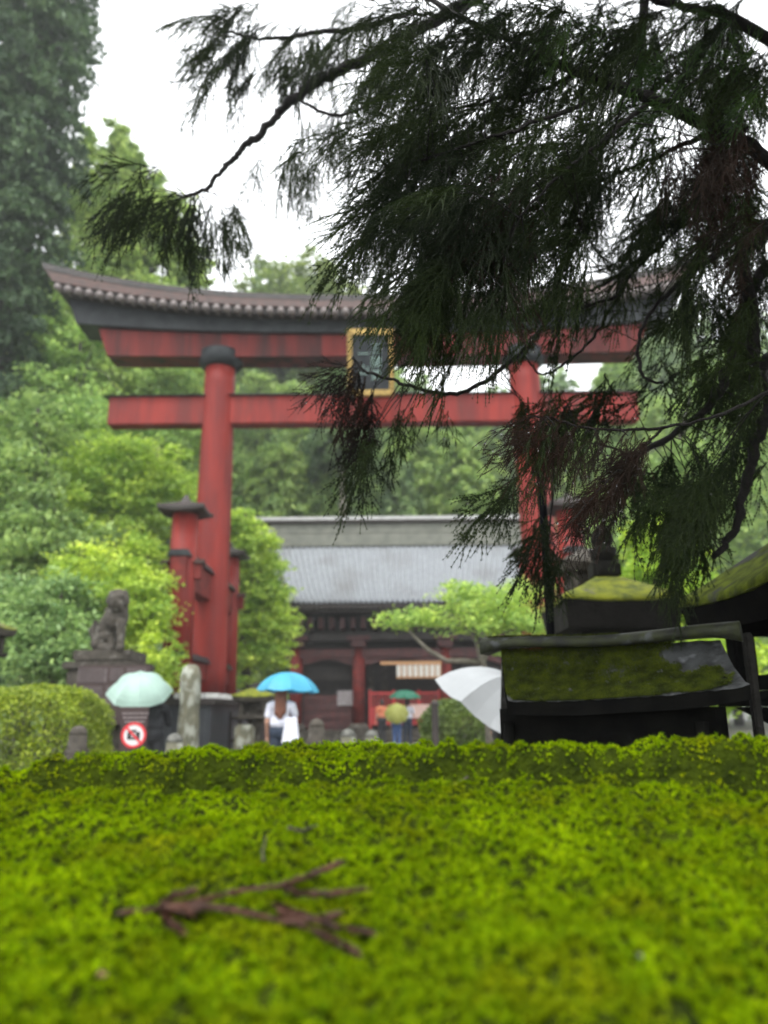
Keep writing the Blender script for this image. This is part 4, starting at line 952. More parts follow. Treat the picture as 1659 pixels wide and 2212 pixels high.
# low wooden fence by the path
Y = 20.5; xa, xb = XX(496, 1550, Y), XX(566, 1550, Y)
e = empty('wooden_fence', ((xa + xb) / 2, Y, 0), 'dark wooden post fence left of the woman with auburn hair', 'fence')
for i in range(4):
    x = xa + (xb - xa) * i / 3; mb = MB(); mb.bev(x - .06, x + .06, Y - .06, Y + .06, 0, 1.25, .01); mb.build('post', DARKW, e)
for z in (.5, 1.05):
    mb = MB(); mb.bev(xa - .1, xb + .1, Y - .1, Y - .063, z - .05, z + .05, .01); mb.build('rail', DARKW, e)
mb = MB(); q = W(495, 1580, 17.5); mb.bev(XX(505, 1580, 18), XX(545, 1580, 18), 18, 18.4, 0, ZZ(1566, 18, 525), .05); mb.build('stone_block', LICHEN, None, label='pale squared stone block in front of the wooden fence', cat='stone')

# ------------------------------------------------------------------ hedge and bushes
def shrub(name, label, cat, px, pyt, Y, wpx, leafm, n, size, seed, depth=1.0, pw=3.0, group=None, x_off=0):
    rng = np.random.default_rng(seed); q = W(px, pyt, Y); hz = q[2]; hx = wpx / PM(px, pyt, Y) / 2; cx = q[0] + x_off
    e = empty(name, (cx, Y, 0), label, cat, group)
    d = rng.normal(size=(n, 3)); d /= (np.abs(d) ** pw).sum(1)[:, None] ** (1 / pw); d[:, 2] = np.abs(d[:, 2]) * 2 - 1
    d /= (np.abs(d) ** pw).sum(1)[:, None] ** (1 / pw)
    P = d * [hx, depth, hz / 2] * rng.uniform(.86, 1.0, n)[:, None] + [cx, Y, hz / 2]
    P += (snoise(P, seed, 1.6) * .035)[:, None] * d * 1.2
    P[:, 2] = np.maximum(P[:, 2], .02); v, f = leaves(rng, P, size, .35)
    mesh_obj('foliage', v, f, leafm, e)
    mb = MB()
    for k in range(26):
        a = rng.uniform(0, 6.28); r_ = rng.uniform(.3, .9); p0 = np.array([cx + math.cos(a) * hx * .3, Y + math.sin(a) * depth * .3, 0]); p1 = np.array([cx + math.cos(a) * hx * r_, Y + math.sin(a) * depth * r_, hz * rng.uniform(.5, .9)])
        mb.tube([p0, (p0 + p1) / 2 + rng.normal(size=3) * .05, p1], [.02, .014, .006], 5)
    mb.build('stems', BARK, e, True)
shrub('clipped_hedge', 'rounded clipped yellow green hedge at the left edge', 'hedge', 70, 1481, 10, 330, L_HED, 30000, .028, 31, .9)
shrub('round_bush', 'round clipped bush between the red railing and the white umbrella', 'bush', 985, 1508, 18, 160, L_BUS, 14000, .042, 32, .9, 2.2)
shrub('small_shrub', 'small lime shrub low behind the bollards left of the round bush', 'bush', 1310, 1505, 9, 330, L_LIM, 9000, .04, 33, .7, 2.2)
# ------------------------------------------------------------------ trees
def blob(px, py, Y, rxp, rzp, ry=None):
    q = W(px, py, Y); s_ = PM(px, py, Y); rx = rxp / s_; return (q[0], Y, q[2], rx, ry or rx, rzp / s_)
def base(px, Y): return (XX(px, 1500, Y), Y, 0)
# spreading low tree in the middle distance
bl = [blob(1040, 1330, 13, 120, 45, .9), blob(900, 1338, 13, 90, 22, .6), blob(1110, 1290, 13.3, 80, 42, .8), blob(1010, 1285, 13.2, 70, 34, .8), blob(1150, 1350, 12.8, 60, 40, .8), blob(1070, 1395, 12.6, 22, 20, .3)]
rng = np.random.default_rng(40); e = empty('spreading_tree', base(1050, 13), 'low spreading light green tree with bare crooked limbs before the gate', 'tree')
P, cc = crown_pts(rng, bl, 9000, 22, .15, .5, .5); v, f = leaves(rng, P, .038, .6, 0, .55); mesh_obj('crown', v, f, leafmat('soft_green_leaves', (.52, .68, .14), (.26, .42, .10), 2.5), e)
mb = MB(); TW = lambda *a: [W(px, py, yy) for px, py, yy in a]
mb.tube([W(1062, 1560, 13) * [1, 1, 0], *TW((1055, 1480, 13), (1040, 1430, 13), (1058, 1390, 13), (1035, 1350, 13))], [.11, .09, .07, .05, .03], 8)
mb.tube(TW((1042, 1432, 13), (1000, 1428, 12.8), (965, 1428, 12.7), (925, 1405, 12.7), (905, 1385, 12.7), (880, 1360, 12.8)), [.05, .045, .04, .035, .03, .01], 7)
mb.tube(TW((1050, 1410, 13), (1090, 1380, 12.9), (1130, 1340, 12.9)), [.05, .04, .01], 7); mb.tube(TW((1040, 1430, 13), (1030, 1385, 13.2), (990, 1340, 13.3), (960, 1320, 13.3)), [.05, .04, .03, .01], 7)
mb.build('trunk', BARKL, e, True)
# maples and bushes at the left
tree('maple_tree', 'yellow green maple foliage left of the torii pillar', 'tree', base(260, 26), [blob(270, 1030, 26, 150, 75), blob(200, 1130, 25, 150, 90), blob(345, 1110, 26, 100, 110), blob(120, 1060, 26.5, 110, 70), blob(360, 1000, 27, 60, 40)], L_YEL, 26000, .105, 51, .3, clump=60, spread=.13, squash=.3)
tree('maple_tree', 'drooping bright maple right of the torii pillar, over the gate roof edge', 'tree', base(540, 27), [blob(545, 1200, 27, 55, 70), blob(570, 1290, 27, 60, 75), blob(590, 1370, 26.5, 52, 70), blob(530, 1400, 26.5, 60, 80), blob(520, 1130, 27.5, 40, 40)], leafmat('maple_leaves', (.60, .76, .12), (.30, .48, .09), 1.), 20000, .095, 52, .22, clump=60, spread=.16, squash=.35, droop=.6)
tree('leafy_bush', 'bright green bush between the lion-dog statue and the torii', 'bush', base(330, 17), [blob(308, 1340, 17, 58, 90, .9), blob(338, 1430, 16.5, 52, 70, .8), blob(290, 1280, 17.5, 70, 60, 1.), blob(200, 1250, 18, 90, 70, 1.), blob(305, 1220, 18.5, 50, 70, .8)], leafmat('bush_leaves_bright', (.58, .72, .09), (.24, .40, .06), 1.), 20000, .06, 53, .12, clump=50, spread=.16)
tree('camellia_bush', 'grey green broadleaf bush behind the clipped hedge', 'bush', base(110, 16), [blob(90, 1400, 16, 110, 90, 1.2), blob(180, 1440, 15.6, 60, 60, .7), blob(30, 1330, 16.5, 90, 90, 1.1), blob(130, 1310, 16.8, 80, 70, 1.)], leafmat('camellia_leaves', (.34, .50, .16), (.15, .26, .09), 1.5, .35, .4), 16000, .065, 54, .14, clump=40, spread=.17)
tree('young_tree', 'soft green young tree behind the camellia at the left', 'tree', base(60, 21), [blob(60, 1180, 21, 110, 130), blob(150, 1200, 22, 90, 90), blob(30, 1050, 22, 90, 110), blob(60, 930, 23, 80, 80)], L_BRI, 15000, .11, 55, .2, clump=50, droop=.8, spread=.15)
# tall trees
conifer('cedar_tree', 'towering dark cedar at the left edge against the sky', (-16.6, 30, 0), 52, 3.5, L_DRK, 61, z0=.04, nb=640, leaf=.21, per=125, r0=.55, droop=.22, radfn=lambda k: 2.2 + 1.0 * k)
tree('broadleaf_tree', 'fresh green tall tree beside the dark cedar, top against the sky', 'tree', base(240, 36), [blob(250, 330, 36, 45, 80), blob(195, 330, 36, 35, 60), blob(210, 480, 36, 110, 120), blob(300, 540, 36, 110, 110), blob(330, 430, 36, 50, 80), blob(200, 650, 36, 150, 130), blob(340, 680, 36, 120, 110), blob(270, 380, 36, 70, 80), blob(335, 480, 36, 75, 70), blob(400, 560, 36, 55, 50), blob(370, 520, 36, 55, 60), blob(420, 600, 36, 50, 50), blob(150, 420, 37, 60, 90), blob(240, 820, 35, 170, 120), blob(400, 620, 37, 50, 60), blob(400, 830, 36, 90, 90)], leafmat('fresh_leaves', (.52, .66, .18), (.28, .42, .13), .35), 62000, .17, 62, .4, clump=60, spread=.12, nl=26, shell=.5)
tree('broadleaf_tree', 'bright green tree filling the gap between cedar and torii beam', 'tree', base(130, 31), [blob(160, 760, 31, 90, 110), blob(120, 890, 31, 110, 110), blob(230, 930, 31, 150, 80), blob(100, 980, 30, 130, 90), blob(380, 940, 32, 90, 70)], leafmat('fresh_leaves_light', (.44, .62, .16), (.23, .38, .11), .5), 26000, .13, 63, .3, clump=60, spread=.12, nl=16)
tree('broadleaf_tree', 'olive round headed tree rising above the middle of the torii', 'tree', base(640, 60), [blob(640, 620, 60, 100, 62), blob(600, 680, 60, 120, 60), blob(700, 660, 60, 90, 60), blob(560, 760, 60, 80, 90), blob(660, 780, 60, 110, 90)], leafmat('olive_leaves', (.26, .34, .08), (.15, .22, .07), .2), 22000, .26, 64, .5, clump=60, spread=.13)
# forest behind the gate
G = 'forest trees behind the gate'
spec = [(470, 700, 52, 3.2, 'bright'), (560, 800, 56, 3.0, 'olive'), (650, 830, 50, 3.0, 'olive'), (742, 770, 42, 2.6, 'dark'), (830, 800, 55, 3.0, 'bright'), (900, 880, 47, 2.6, 'olive'), (965, 870, 52, 2.6, 'bright'), (1030, 905, 60, 3.0, 'olive'), (1085, 860, 66, 3.4, 'blue'), (1150, 880, 58, 2.8, 'dark'),
        (690, 960, 44, 1.7, 'bright'), (600, 960, 43, 2.2, 'olive'), (1000, 950, 44, 2.2, 'olive'), (860, 1000, 43, 1.7, 'blue'), (530, 990, 44, 2.2, 'bright'), (1240, 900, 56, 3.0, 'olive'), (1330, 780, 52, 3.2, 'bright'), (1430, 860, 48, 3.0, 'olive'), (1500, 760, 55, 3.2, 'dark'), (1600, 840, 46, 3.2, 'bright'), (1380, 1000, 40, 2.4, 'blue')]
FM = {'bright': L_BRI, 'olive': L_OLV, 'dark': L_MID, 'blue': L_BLU}
side = {470: 'first behind the left pillar', 560: 'left above the gate ridge', 650: 'under the plaque end of the tie beam', 742: 'with bare trunk showing below the plaque', 830: 'right under the gold plaque', 900: 'between plaque and right pillar, tall', 965: 'left of the right pillar, fresh green', 1030: 'beside the right pillar, drooping', 1085: 'hazy and farthest, at the right pillar', 1150: 'directly behind the right pillar',
        690: 'low one above the gate ridge middle', 600: 'low one above the left part of the ridge', 1000: 'low one above the right part of the ridge', 860: 'small one above the middle of the ridge', 530: 'low one touching the left pillar', 1240: 'first right of the right pillar', 1330: 'tall one behind the right end of the tie beam', 1430: 'above the dark right lantern', 1500: 'dark one behind the cedar twigs at right', 1600: 'last at the right edge', 1380: 'low one behind the lotus finial lantern'}
cn = {'bright': 'bright green', 'olive': 'olive green', 'dark': 'deep green', 'blue': 'blue green'}
for i, (px, pyt, Y, r_, k) in enumerate(spec):
    q = W(px, pyt, Y)
    conifer('forest_tree', f'{cn[k]} conifer, {side[px]}', (q[0], Y, 0), q[2], r_ * 1.25, FM[k], 70 + i, z0=(.70 if px == 742 else .12), barkm=(BARKL if px == 742 else None), nb=120, leaf=.22, per=150, group=G, r0=.28, droop=.20, top_r=.35, shape=.55)
rngw = np.random.default_rng(500); nW = 150000; xw = rngw.uniform(-48, 40, nW); yw = rngw.uniform(66, 84, nW)
hw = 30.5 + 10 * np.clip((2 - xw) / 14, 0, 1) + 7 * np.clip((xw - 19) / 8, 0, 1) + 2.2 * np.sin(xw * .7) * np.sin(xw * .23 + 1) + 1.2 * np.sin(xw * 1.9)
zw = hw * rngw.random(nW) ** .6
v, f = leaves(rngw, np.stack([xw, yw, zw], -1), .55, .4, .8, .6)
mesh_obj('far_wood', v, f, L_BLU, None, kind='stuff', label='far mass of hazy trees closing the view behind the gate')
# low understory trees near the right
tree('maple_tree', 'lime maple behind the stone lanterns at the right', 'tree', base(1430, 13), [blob(1420, 1250, 13, 90, 80, 1.), blob(1480, 1330, 13, 70, 90, 1.), blob(1400, 1170, 13.5, 60, 50, .8), blob(1330, 1420, 13, 90, 80, .9), blob(1550, 1450, 12, 90, 110, 1.)], L_LIM, 16000, .06, 101, .12, clump=45, spread=.17)
tree('broadleaf_tree', 'mid green tree far behind the moss topped lantern', 'tree', base(1300, 30), [blob(1290, 1180, 30, 110, 110), blob(1420, 1120, 31, 110, 120), blob(1540, 1080, 30, 110, 150), blob(1600, 900, 32, 120, 150)], L_BRI, 18000, .14, 102, .3, clump=50)

# ------------------------------------------------------------------ overhanging cedar in the foreground
TRX, TRY = 2.75, 3.3
ced = empty('overhanging_cedar', (TRX, TRY, 0), 'dark rain wet cedar hanging its branches in from the upper right', 'tree')
mb = MB(); mb.tube([(TRX, TRY, 0), (TRX - .03, TRY, 1.5), (TRX + .02, TRY, 3.2), (TRX, TRY + .05, 6.5)], [.30, .24, .21, .12], 16); mb.build('trunk', BARKD, ced, True)

def cord(rng, tris, pts, nw, nlen, core, taper=True):
    """a twig clothed in needles that hug it; pts: close-spaced centreline"""
    n = len(pts); tg = np.gradient(pts, axis=0); tg /= np.linalg.norm(tg, axis=1)[:, None] + 1e-9
    ax = np.cross(tg, [.13, .21, 1.0]); ax /= np.linalg.norm(ax, axis=1)[:, None] + 1e-9; bx = np.cross(tg, ax)
    for w_ in (ax, bx):
        for i in range(n - 1):
            k0, k1 = core * (1 - .5 * i / n), core * (1 - .5 * (i + 1) / n)
            tris.append([pts[i] - w_[i] * k0, pts[i] + w_[i] * k0, pts[i + 1] + w_[i + 1] * k1]); tris.append([pts[i] - w_[i] * k0, pts[i + 1] + w_[i + 1] * k1, pts[i + 1] - w_[i + 1] * k1])
    ph = rng.random() * 6
    for i in range(n):
        sc = (1 - .4 * (i / n)) if taper else 1
        for s_ in (0, 2.1, 4.2):
            an = ph + s_ + i * .85 + rng.normal() * .15; r_ = ax[i] * math.cos(an) + bx[i] * math.sin(an); q = -ax[i] * math.sin(an) + bx[i] * math.cos(an)
            l_ = nlen * rng.uniform(.75, 1.2) * sc; o = pts[i] + r_ * core * .6; mid = o + (tg[i] * .55 + r_ * .45) * l_ * .55; tip = o + (tg[i] * .90 + r_ * .42) * l_
            tris.append([o, mid + q * nw * .5, tip]); tris.append([o, tip, mid - q * nw * .5])
def frond_proto(rng, L, nw=.0026, nlen=.0085, step=.0045, core=.0013, gap=.017):
    """hanging cedar spray along +X made of cords"""
    tris = []
    def line(p0, d0, Lb, curl):
        n = max(4, int(Lb / step)); t = np.linspace(0, 1, n); wig = rng.normal() * .05
        return p0 + d0 * (t * Lb)[:, None] + np.outer(t ** 2 * Lb, np.array([.34, wig, -curl]))
    main = line(np.zeros(3), np.array([1.0, 0, 0]), L, .18); cord(rng, tris, main, nw, nlen, core * 1.15)
    x = L * .10; k = rng.integers(2)
    while x < L * .9:
        s_ = 1 if k % 2 else -1; t = x / L; an = R(rng.uniform(24, 46)) * s_; Lb = (L * .50 * (1 - t) ** .8 + .02) * rng.uniform(.7, 1.15)
        p0 = main[min(len(main) - 1, int(t * len(main)))]
        dd = np.array([math.cos(an), math.sin(an), rng.normal() * .16 - .1]); dd /= np.linalg.norm(dd)
        bl_ = line(p0, dd, Lb, .25 + rng.random() * .25); cord(rng, tris, bl_, nw, nlen, core)
        if Lb > .05:
            for _ in range(int(Lb / .028)):
                j = rng.integers(1, max(2, len(bl_) - 2)); a2 = an + R(rng.uniform(25, 40)) * rng.choice([-1, 1]); d2 = np.array([math.cos(a2), math.sin(a2), rng.normal() * .2 - .15])
                cord(rng, tris, line(bl_[j], d2 / np.linalg.norm(d2), Lb * rng.uniform(.3, .5), .3), nw, nlen, core * .9)
        x += rng.uniform(.7, 1.3) * gap; k += 1
    return np.array(tris)
prng = np.random.default_rng(77)
FP = [frond_proto(prng, L_) for L_ in (.12, .15, .18, .21, .24)]
FPs = [frond_proto(prng, L_,   .0024, .0085, .0042, .0010, .019) for L_ in (.12, .15, .18, .20)]     # the sharp, nearest spray
FPc = [frond_proto(prng, L_, .0050, .016, .0095, .0020, .026) for L_ in (.18, .22, .26, .28)]     # for the far, blurred boughs

BR = []   # every branch: sampled centreline for attaching twigs
def branch(pts, r0, r1=None, jitter=.004, seed=0):
    P_ = np.array([p if isinstance(p, np.ndarray) else W(*p) for p in pts]); n_ = len(P_); t = np.linspace(0, n_ - 1, (n_ - 1) * 7 + 1)
    # Catmull-Rom
    Q = []
    for tt in t:
        i = min(int(tt), n_ - 2); u = tt - i; p0 = P_[max(i - 1, 0)]; p1 = P_[i]; p2 = P_[i + 1]; p3 = P_[min(i + 2, n_ - 1)]
        Q.append(.5 * ((2 * p1) + (-p0 + p2) * u + (2 * p0 - 5 * p1 + 4 * p2 - p3) * u * u + (-p0 + 3 * p1 - 3 * p2 + p3) * u ** 3))
    Q = np.array(Q); r_ = np.random.default_rng(seed + n_); Q[1:-1] += r_.normal(size=(len(Q) - 2, 3)) * jitter
    rr = np.linspace(r0, r1 if r1 is not None else r0 * .25, len(Q)) * r_.uniform(.88, 1.18, len(Q))
    mb = MB(); mb.tube(Q, rr, 8); mb.build('branch', BARKD, ced, True); BR.append(Q); return Q
OFF = lambda y_, z_: np.array([TRX - .1, y_, z_])
TRK = lambda z_: np.array([TRX, TRY, z_])
branch([TRK(3.05), W(1760, 440, 2.7), (1640, 330, 2.5), (1511, 262, 2.4), (1400, 215, 2.3), (1243, 154, 2.3), (1158, 120, 2.3), (1106, 91, 2.35), (1000, 40, 2.4), (900, -20, 2.5)], .030, .008, seed=1)
branch([(1397, 226, 2.3), (1340, 270, 2.2), (1283, 319, 2.15), (1198, 388, 2.1), (1120, 470, 2.1)], .009, .003, .002, seed=2)
branch([(1540, 285, 2.45), (1470, 315, 2.5), (1414, 342, 2.5), (1289, 393, 2.5), (1180, 450, 2.5)], .012, .003, .002, seed=3)
branch([TRK(4.6), W(1500, -200, 4.0), (1200, -110, 4.0), (1000, 10, 4.0), (823, 109, 4.0), (747, 145, 4.0), (685, 178, 4.0), (634, 215, 4.0), (601, 247, 4.0), (565, 287, 4.0), (521, 324, 4.0), (489, 356, 4.0), (445, 404, 4.0), (400, 425, 4.0)], .05, .010, .006, seed=4)
branch([(640, 212, 4.0), (710, 247, 3.9), (765, 240, 3.9), (823, 204, 3.8), (900, 150, 3.6), (980, 60, 3.5), (1060, -60, 3.5)], .010, .013, .003, seed=5)
branch([(900, 20, 4.0), (780, 60, 4.1), (685, 69, 4.1), (583, 84, 4.1), (510, 73, 4.1), (450, 50, 4.1)], .022, .005, .005, seed=6)
branch([(1262, 480, 3.0), (1225, 549, 3.0), (1201, 621, 3.0), (1159, 724, 3.0), (1092, 790, 3.0), (1020, 839, 3.0), (960, 851, 3.0), (900, 838, 3.0), (851, 823, 3.0), (790, 800, 3.0), (762, 770, 3.0)], .012, .006, .003, seed=7)
branch([TRK(2.15), (1720, 815, 2.3), (1659, 845, 2.15), (1563, 893, 2.05), (1442, 923, 2.0), (1370, 929, 1.98), (1261, 923, 1.95), (1180, 902, 1.93), (1128, 905, 1.92)], .006, .0014, .0015, seed=8)
branch([(1436, 922, 2.0), (1400, 955, 1.98), (1370, 985, 1.96), (1320, 1030, 1.94), (1270, 1085, 1.93), (1222, 1140, 1.92)], .0030, .0018, .001, seed=9)
branch([TRK(2.6), (1700, 760, 3.0), (1659, 887, 3.0), (1623, 983, 3.0), (1593, 1128, 3.0), (1540, 1205, 3.0)], .034, .012, .005, seed=10)
branch([TRK(2.9), (1700, 560, 2.9), (1587, 754, 2.8), (1551, 850, 2.8), (1502, 905, 2.8), (1382, 983, 2.9), (1330, 1030, 2.9)], .028, .008, .004, seed=11)
branch([(1680, 460, 2.6), (1551, 549, 2.6), (1472, 609, 2.6), (1400, 682, 2.6), (1379, 754, 2.6), (1391, 814, 2.6), (1430, 828, 2.6)], .010, .005, .002, seed=12)
branch([TRK(3.3), (1560, 470, 3.2), (1406, 549, 3.2), (1321, 603, 3.2), (1261, 627, 3.2), (1171, 591, 3.2)], .014, .004, .003, seed=13)
branch([(1406, 549, 3.2), (1352, 609, 3.2), (1291, 718, 3.2), (1231, 778, 3.2), (1171, 808, 3.2), (1135, 770, 3.2)], .009, .004, .003, seed=14)
branch([TRK(3.9), (1620, 60, 2.9), (1500, 20, 2.9), (1385, -10, 2.9)], .03, .015, .006, seed=15)
branch([(1395, -60, 3.4), (1383, 120, 3.4), (1370, 230, 3.4)], .03, .015, .004, seed=16)
branch([TRK(3.4), (1640, 500, 2.7), (1627, 700, 2.8), (1632, 880, 2.9)], .035, .02, .005, seed=17)
branch([(1300, 200, 2.3), (1200, 250, 2.2), (1080, 290, 2.2), (960, 330, 2.25), (820, 372, 2.3)], .009, .003, .003, seed=18)
branch([(1250, 155, 2.3), (1150, 200, 2.4), (1000, 230, 2.4), (900, 280, 2.4)], .009, .003, .003, seed=19)
branch([(1240, 350, 2.3), (1120, 430, 2.25), (1020, 500, 2.2), (930, 560, 2.2)], .008, .003, .003, seed=20)
branch([(1330, 640, 2.8), (1230, 680, 2.9), (1190, 720, 2.9)], .008, .004, .003, seed=21)
branch([(1360, 985, 2.9), (1300, 960, 2.9), (1240, 950, 2.9)], .006, .003, .003, seed=22)
branch([(1220, 880, 3.2), (1200, 980, 3.2), (1190, 1100, 3.2), (1185, 1170, 3.2)], .007, .004, .003, seed=23)
ALLB = np.concatenate(BR)
BSRC = ALLB.copy()

def proj(p):
    d = p - CAM; k = d @ FW; return np.stack([829.5 + F * (d @ RT) / k, 1106 - F * (d @ UP) / k], -1)
twigmb = MB(); FOL = {'g': [], 'b': [], 'f': [], 'gc': []}; TIPS = []
def clusterf(px, py, rx, ry, depth, nh, nf, ang, spread=28, kind='g', dd=.12, protos=None, scale=1.0, maxlink=.55, fwd=.15, seed=0, onbranch=None):
    """nh hubs inside the ellipse, each fanning nf sprays; ang: direction on screen, degrees, 0=right, -90=down"""
    r_ = np.random.default_rng(seed + int(px * 7 + py)); sharp = protos is not None and protos is FPs
    if not sharp: nh = max(2, int(round(nh * .64))); nf = max(2, int(round(nf * (.62 if depth > 3.8 else .48))))
    protos = protos or (FPc if kind == 'gc' else FP)
    for h in range(nh):
        a = r_.uniform(0, 6.28); q = math.sqrt(r_.random()); x_, y_ = px + rx * q * math.cos(a), py + ry * q * math.sin(a)
        hub = W(x_, y_, depth + r_.normal() * dd)
        d_ = np.linalg.norm(BSRC - hub, axis=1); j = int(np.argmin(d_ + r_.random(len(d_)) * .04))
        if d_[j] < maxlink:
            a0 = BSRC[j]; m1 = a0 * .6 + hub * .4 + [0, 0, .05 * d_[j]]; m2 = a0 * .25 + hub * .75 + [0, 0, .03 * d_[j]]
            twigmb.tube([a0, m1, m2, hub], [.0026, .0022, .0017, .0011], 5, False)
        for k in range(nf):
            an = R(ang + r_.normal() * spread); dv_ = RT * math.cos(an) + UP * math.sin(an) + FW * r_.normal() * fwd * 2; dv_[2] -= .12; dv_ /= np.linalg.norm(dv_)
            nn = r_.normal(size=3) * .8 - FW * .6 + np.array([0, 0, .7]); nn -= dv_ * (nn @ dv_); nn /= np.linalg.norm(nn); yy = np.cross(nn, dv_)
            M_ = np.stack([dv_, yy, nn], 1) * scale * r_.uniform(.8, 1.2); T_ = protos[r_.integers(len(protos))] @ M_.T
            o_ = hub + r_.normal(size=3) * .012
            # gravity droop over the spray
            t_ = T_ + o_; ext = np.linalg.norm(T_, axis=2); t_[:, :, 2] -= ext ** 2 * .7
            FOL[kind].append(t_.reshape(-1, 3)); TIPS.append(t_[-1, 2])
# big upper mass (several depths)
for (px, py, rx, ry, nh) in ((1000, 60, 210, 70, 26), (1250, 60, 180, 70, 22), (1500, 80, 160, 90, 20), (1080, 190, 200, 80, 30), (960, 290, 170, 70, 22), (1180, 320, 180, 90, 30), (1350, 300, 120, 90, 16), (1020, 380, 150, 70, 20), (1080, 480, 150, 70, 20), (1180, 500, 100, 70, 12)):
    clusterf(px, py, rx, ry, 2.3, nh, 6, 218, 26, 'g', .14)
    clusterf(px, py - 20, rx, ry, 3.0, nh // 2, 5, 222, 28, 'gc', .2, scale=1.05)
clusterf(1000, 560, 110, 50, 2.15, 17, 7, 246, 16, 'g', .06)      # hanging tail over the lintel
clusterf(930, 600, 60, 40, 2.15, 8, 6, 232, 16, 'g', .06); clusterf(1010, 620, 90, 40, 2.2, 10, 6, 255, 14, 'g', .06); clusterf(1090, 560, 60, 70, 2.25, 8, 6, 262, 14, 'g', .08)
clusterf(860, 385, 60, 35, 2.2, 9, 6, 205, 20, 'g', .05); clusterf(820, 470, 50, 40, 2.6, 6, 5, 215, 22, 'gc', .1); clusterf(870, 540, 60, 30, 3.2, 6, 4, 205, 18, 'gc', .1)
clusterf(1090, 400, 90, 60, 2.15, 10, 5, 235, 22, 'b', .08); clusterf(1120, 520, 60, 60, 2.2, 6, 5, 240, 22, 'b', .08); clusterf(1540, 300, 90, 80, 2.4, 14, 6, 262, 18, 'b', .1)
clusterf(1430, 250, 60, 60, 2.35, 6, 5, 200, 40, 'f', .08, scale=.8); clusterf(1580, 180, 70, 50, 2.4, 6, 5, 60, 50, 'f', .08, scale=.7); clusterf(1330, 120, 60, 50, 2.35, 6, 5, 200, 40, 'f', .08, scale=.8); clusterf(1150, 60, 120, 50, 2.25, 7, 5, 215, 30, 'f', .08, scale=.8); clusterf(1500, 120, 90, 60, 2.3, 8, 5, 170, 50, 'f', .08, scale=.7)
# right hand mass
for (px, py, rx, ry, nh, dp) in ((1520, 420, 130, 80, 20, 2.8), (1400, 470, 110, 60, 12, 3.4), (1560, 560, 100, 70, 14, 2.9), (1600, 680, 60, 90, 14, 2.9), (1500, 640, 90, 60, 8, 3.3), (1330, 570, 90, 50, 9, 3.4), (1250, 640, 70, 40, 7, 3.2), (1560, 800, 90, 60, 12, 3.0), (1480, 760, 60, 60, 5, 3.2), (1620, 960, 40, 120, 14, 3.0), (1540, 980, 70, 60, 12, 3.0)):
    clusterf(px, py, rx, ry, dp, max(3, int(nh * .75)), 5, 240, 30, 'gc', .22, scale=.8)
    clusterf(px, py, rx, ry, dp - .3, nh // 3, 5, 235, 30, 'g', .15)
for (px, py, rx, ry, nh, dp, k_) in ((1580, 90, 90, 80, 16, 3.0, 'gc'), (1610, 240, 60, 90, 14, 3.0, 'gc'), (1430, 60, 100, 60, 12, 3.3, 'gc'), (1590, 400, 70, 70, 14, 2.9, 'gc'), (1620, 480, 50, 60, 10, 2.6, 'b'), (1450, 400, 90, 60, 12, 3.1, 'gc'), (1600, 330, 60, 50, 9, 2.4, 'b'), (1560, 160, 80, 60, 8, 2.5, 'g'), (1330, 440, 80, 50, 9, 3.4, 'gc'), (1560, 660, 80, 60, 9, 2.9, 'gc'), (1620, 800, 40, 80, 9, 2.9, 'gc')):
    clusterf(px, py, rx, ry, dp, nh, 7, 232, 34, k_, .2, scale=.8)
for (px, py) in ((1420, 175), (1460, 200), (1600, 120), (1640, 190), (1550, 60), (1180, 100), (1050, 30), (1290, 60)): clusterf(px, py, 35, 25, 2.25, 4, 5, 200, 50, 'f', .05, scale=.6)
clusterf(1630, 160, 40, 70, 2.9, 12, 6, 235, 34, 'gc', .2, scale=.8); clusterf(1640, 560, 30, 60, 2.9, 8, 6, 235, 34, 'gc', .2, scale=.8)
clusterf(1490, 1060, 60, 40, 3.0, 12, 7, 250, 26, 'gc', .12); clusterf(1480, 1120, 50, 30, 3.0, 8, 6, 255, 24, 'g', .12); clusterf(1420, 1000, 50, 30, 3.0, 7, 6, 230, 26, 'gc', .1)
clusterf(1330, 840, 100, 30, 3.0, 8, 4, 235, 28, 'gc', .1); clusterf(1240, 870, 50, 20, 3.1, 5, 5, 225, 25, 'gc', .1); clusterf(1190, 850, 35, 25, 3.1, 5, 5, 245, 20, 'g', .1)
# sharp brown spray
for (px, py, rx, ry, nh, a_, k_) in ((1170, 900, 26, 8, 2, 205, 'b'), (1205, 912, 26, 8, 3, 220, 'b'), (1240, 922, 26, 8, 3, 234, 'b'), (1275, 928, 26, 8, 2, 242, 'g'), (1310, 932, 26, 8, 2, 244, 'b'), (1200, 918, 40, 8, 2, 244, 'g'), (1350, 938, 30, 8, 2, 240, 'b')):
    clusterf(px, py, rx, ry, 1.95, nh, 2, a_, 11, k_, .02, maxlink=.12, fwd=.06, scale=.78, protos=FPs)
for (px, py, nh) in ((1405, 955, 3), (1375, 985, 3), (1335, 1020, 3), (1300, 1050, 3), (1270, 1080, 2)):
    clusterf(px, py, 16, 8, 1.95, nh, 3, 236, 9, 'b', .018, maxlink=.08, fwd=.05, scale=.66, protos=FPs)
clusterf(1330, 1050, 10, 30, 2.2, 2, 2, 262, 6, 'b', .03, scale=.7, protos=FPs)
for Q_, i0 in ((BR[7], .38), (BR[8], 0)):
    q_ = Q_[int(len(Q_) * i0):]; n_ = int(np.linalg.norm(np.diff(q_, axis=0), axis=1).sum() / .0045); t_ = np.linspace(0, len(q_) - 1, n_)
    tr_ = []; cord(np.random.default_rng(3), tr_, np.stack([np.interp(t_, range(len(q_)), q_[:, k]) for k in range(3)], -1), .0026, .0105, .0026, False); FOL['b'].append(np.array(tr_).reshape(-1, 3))
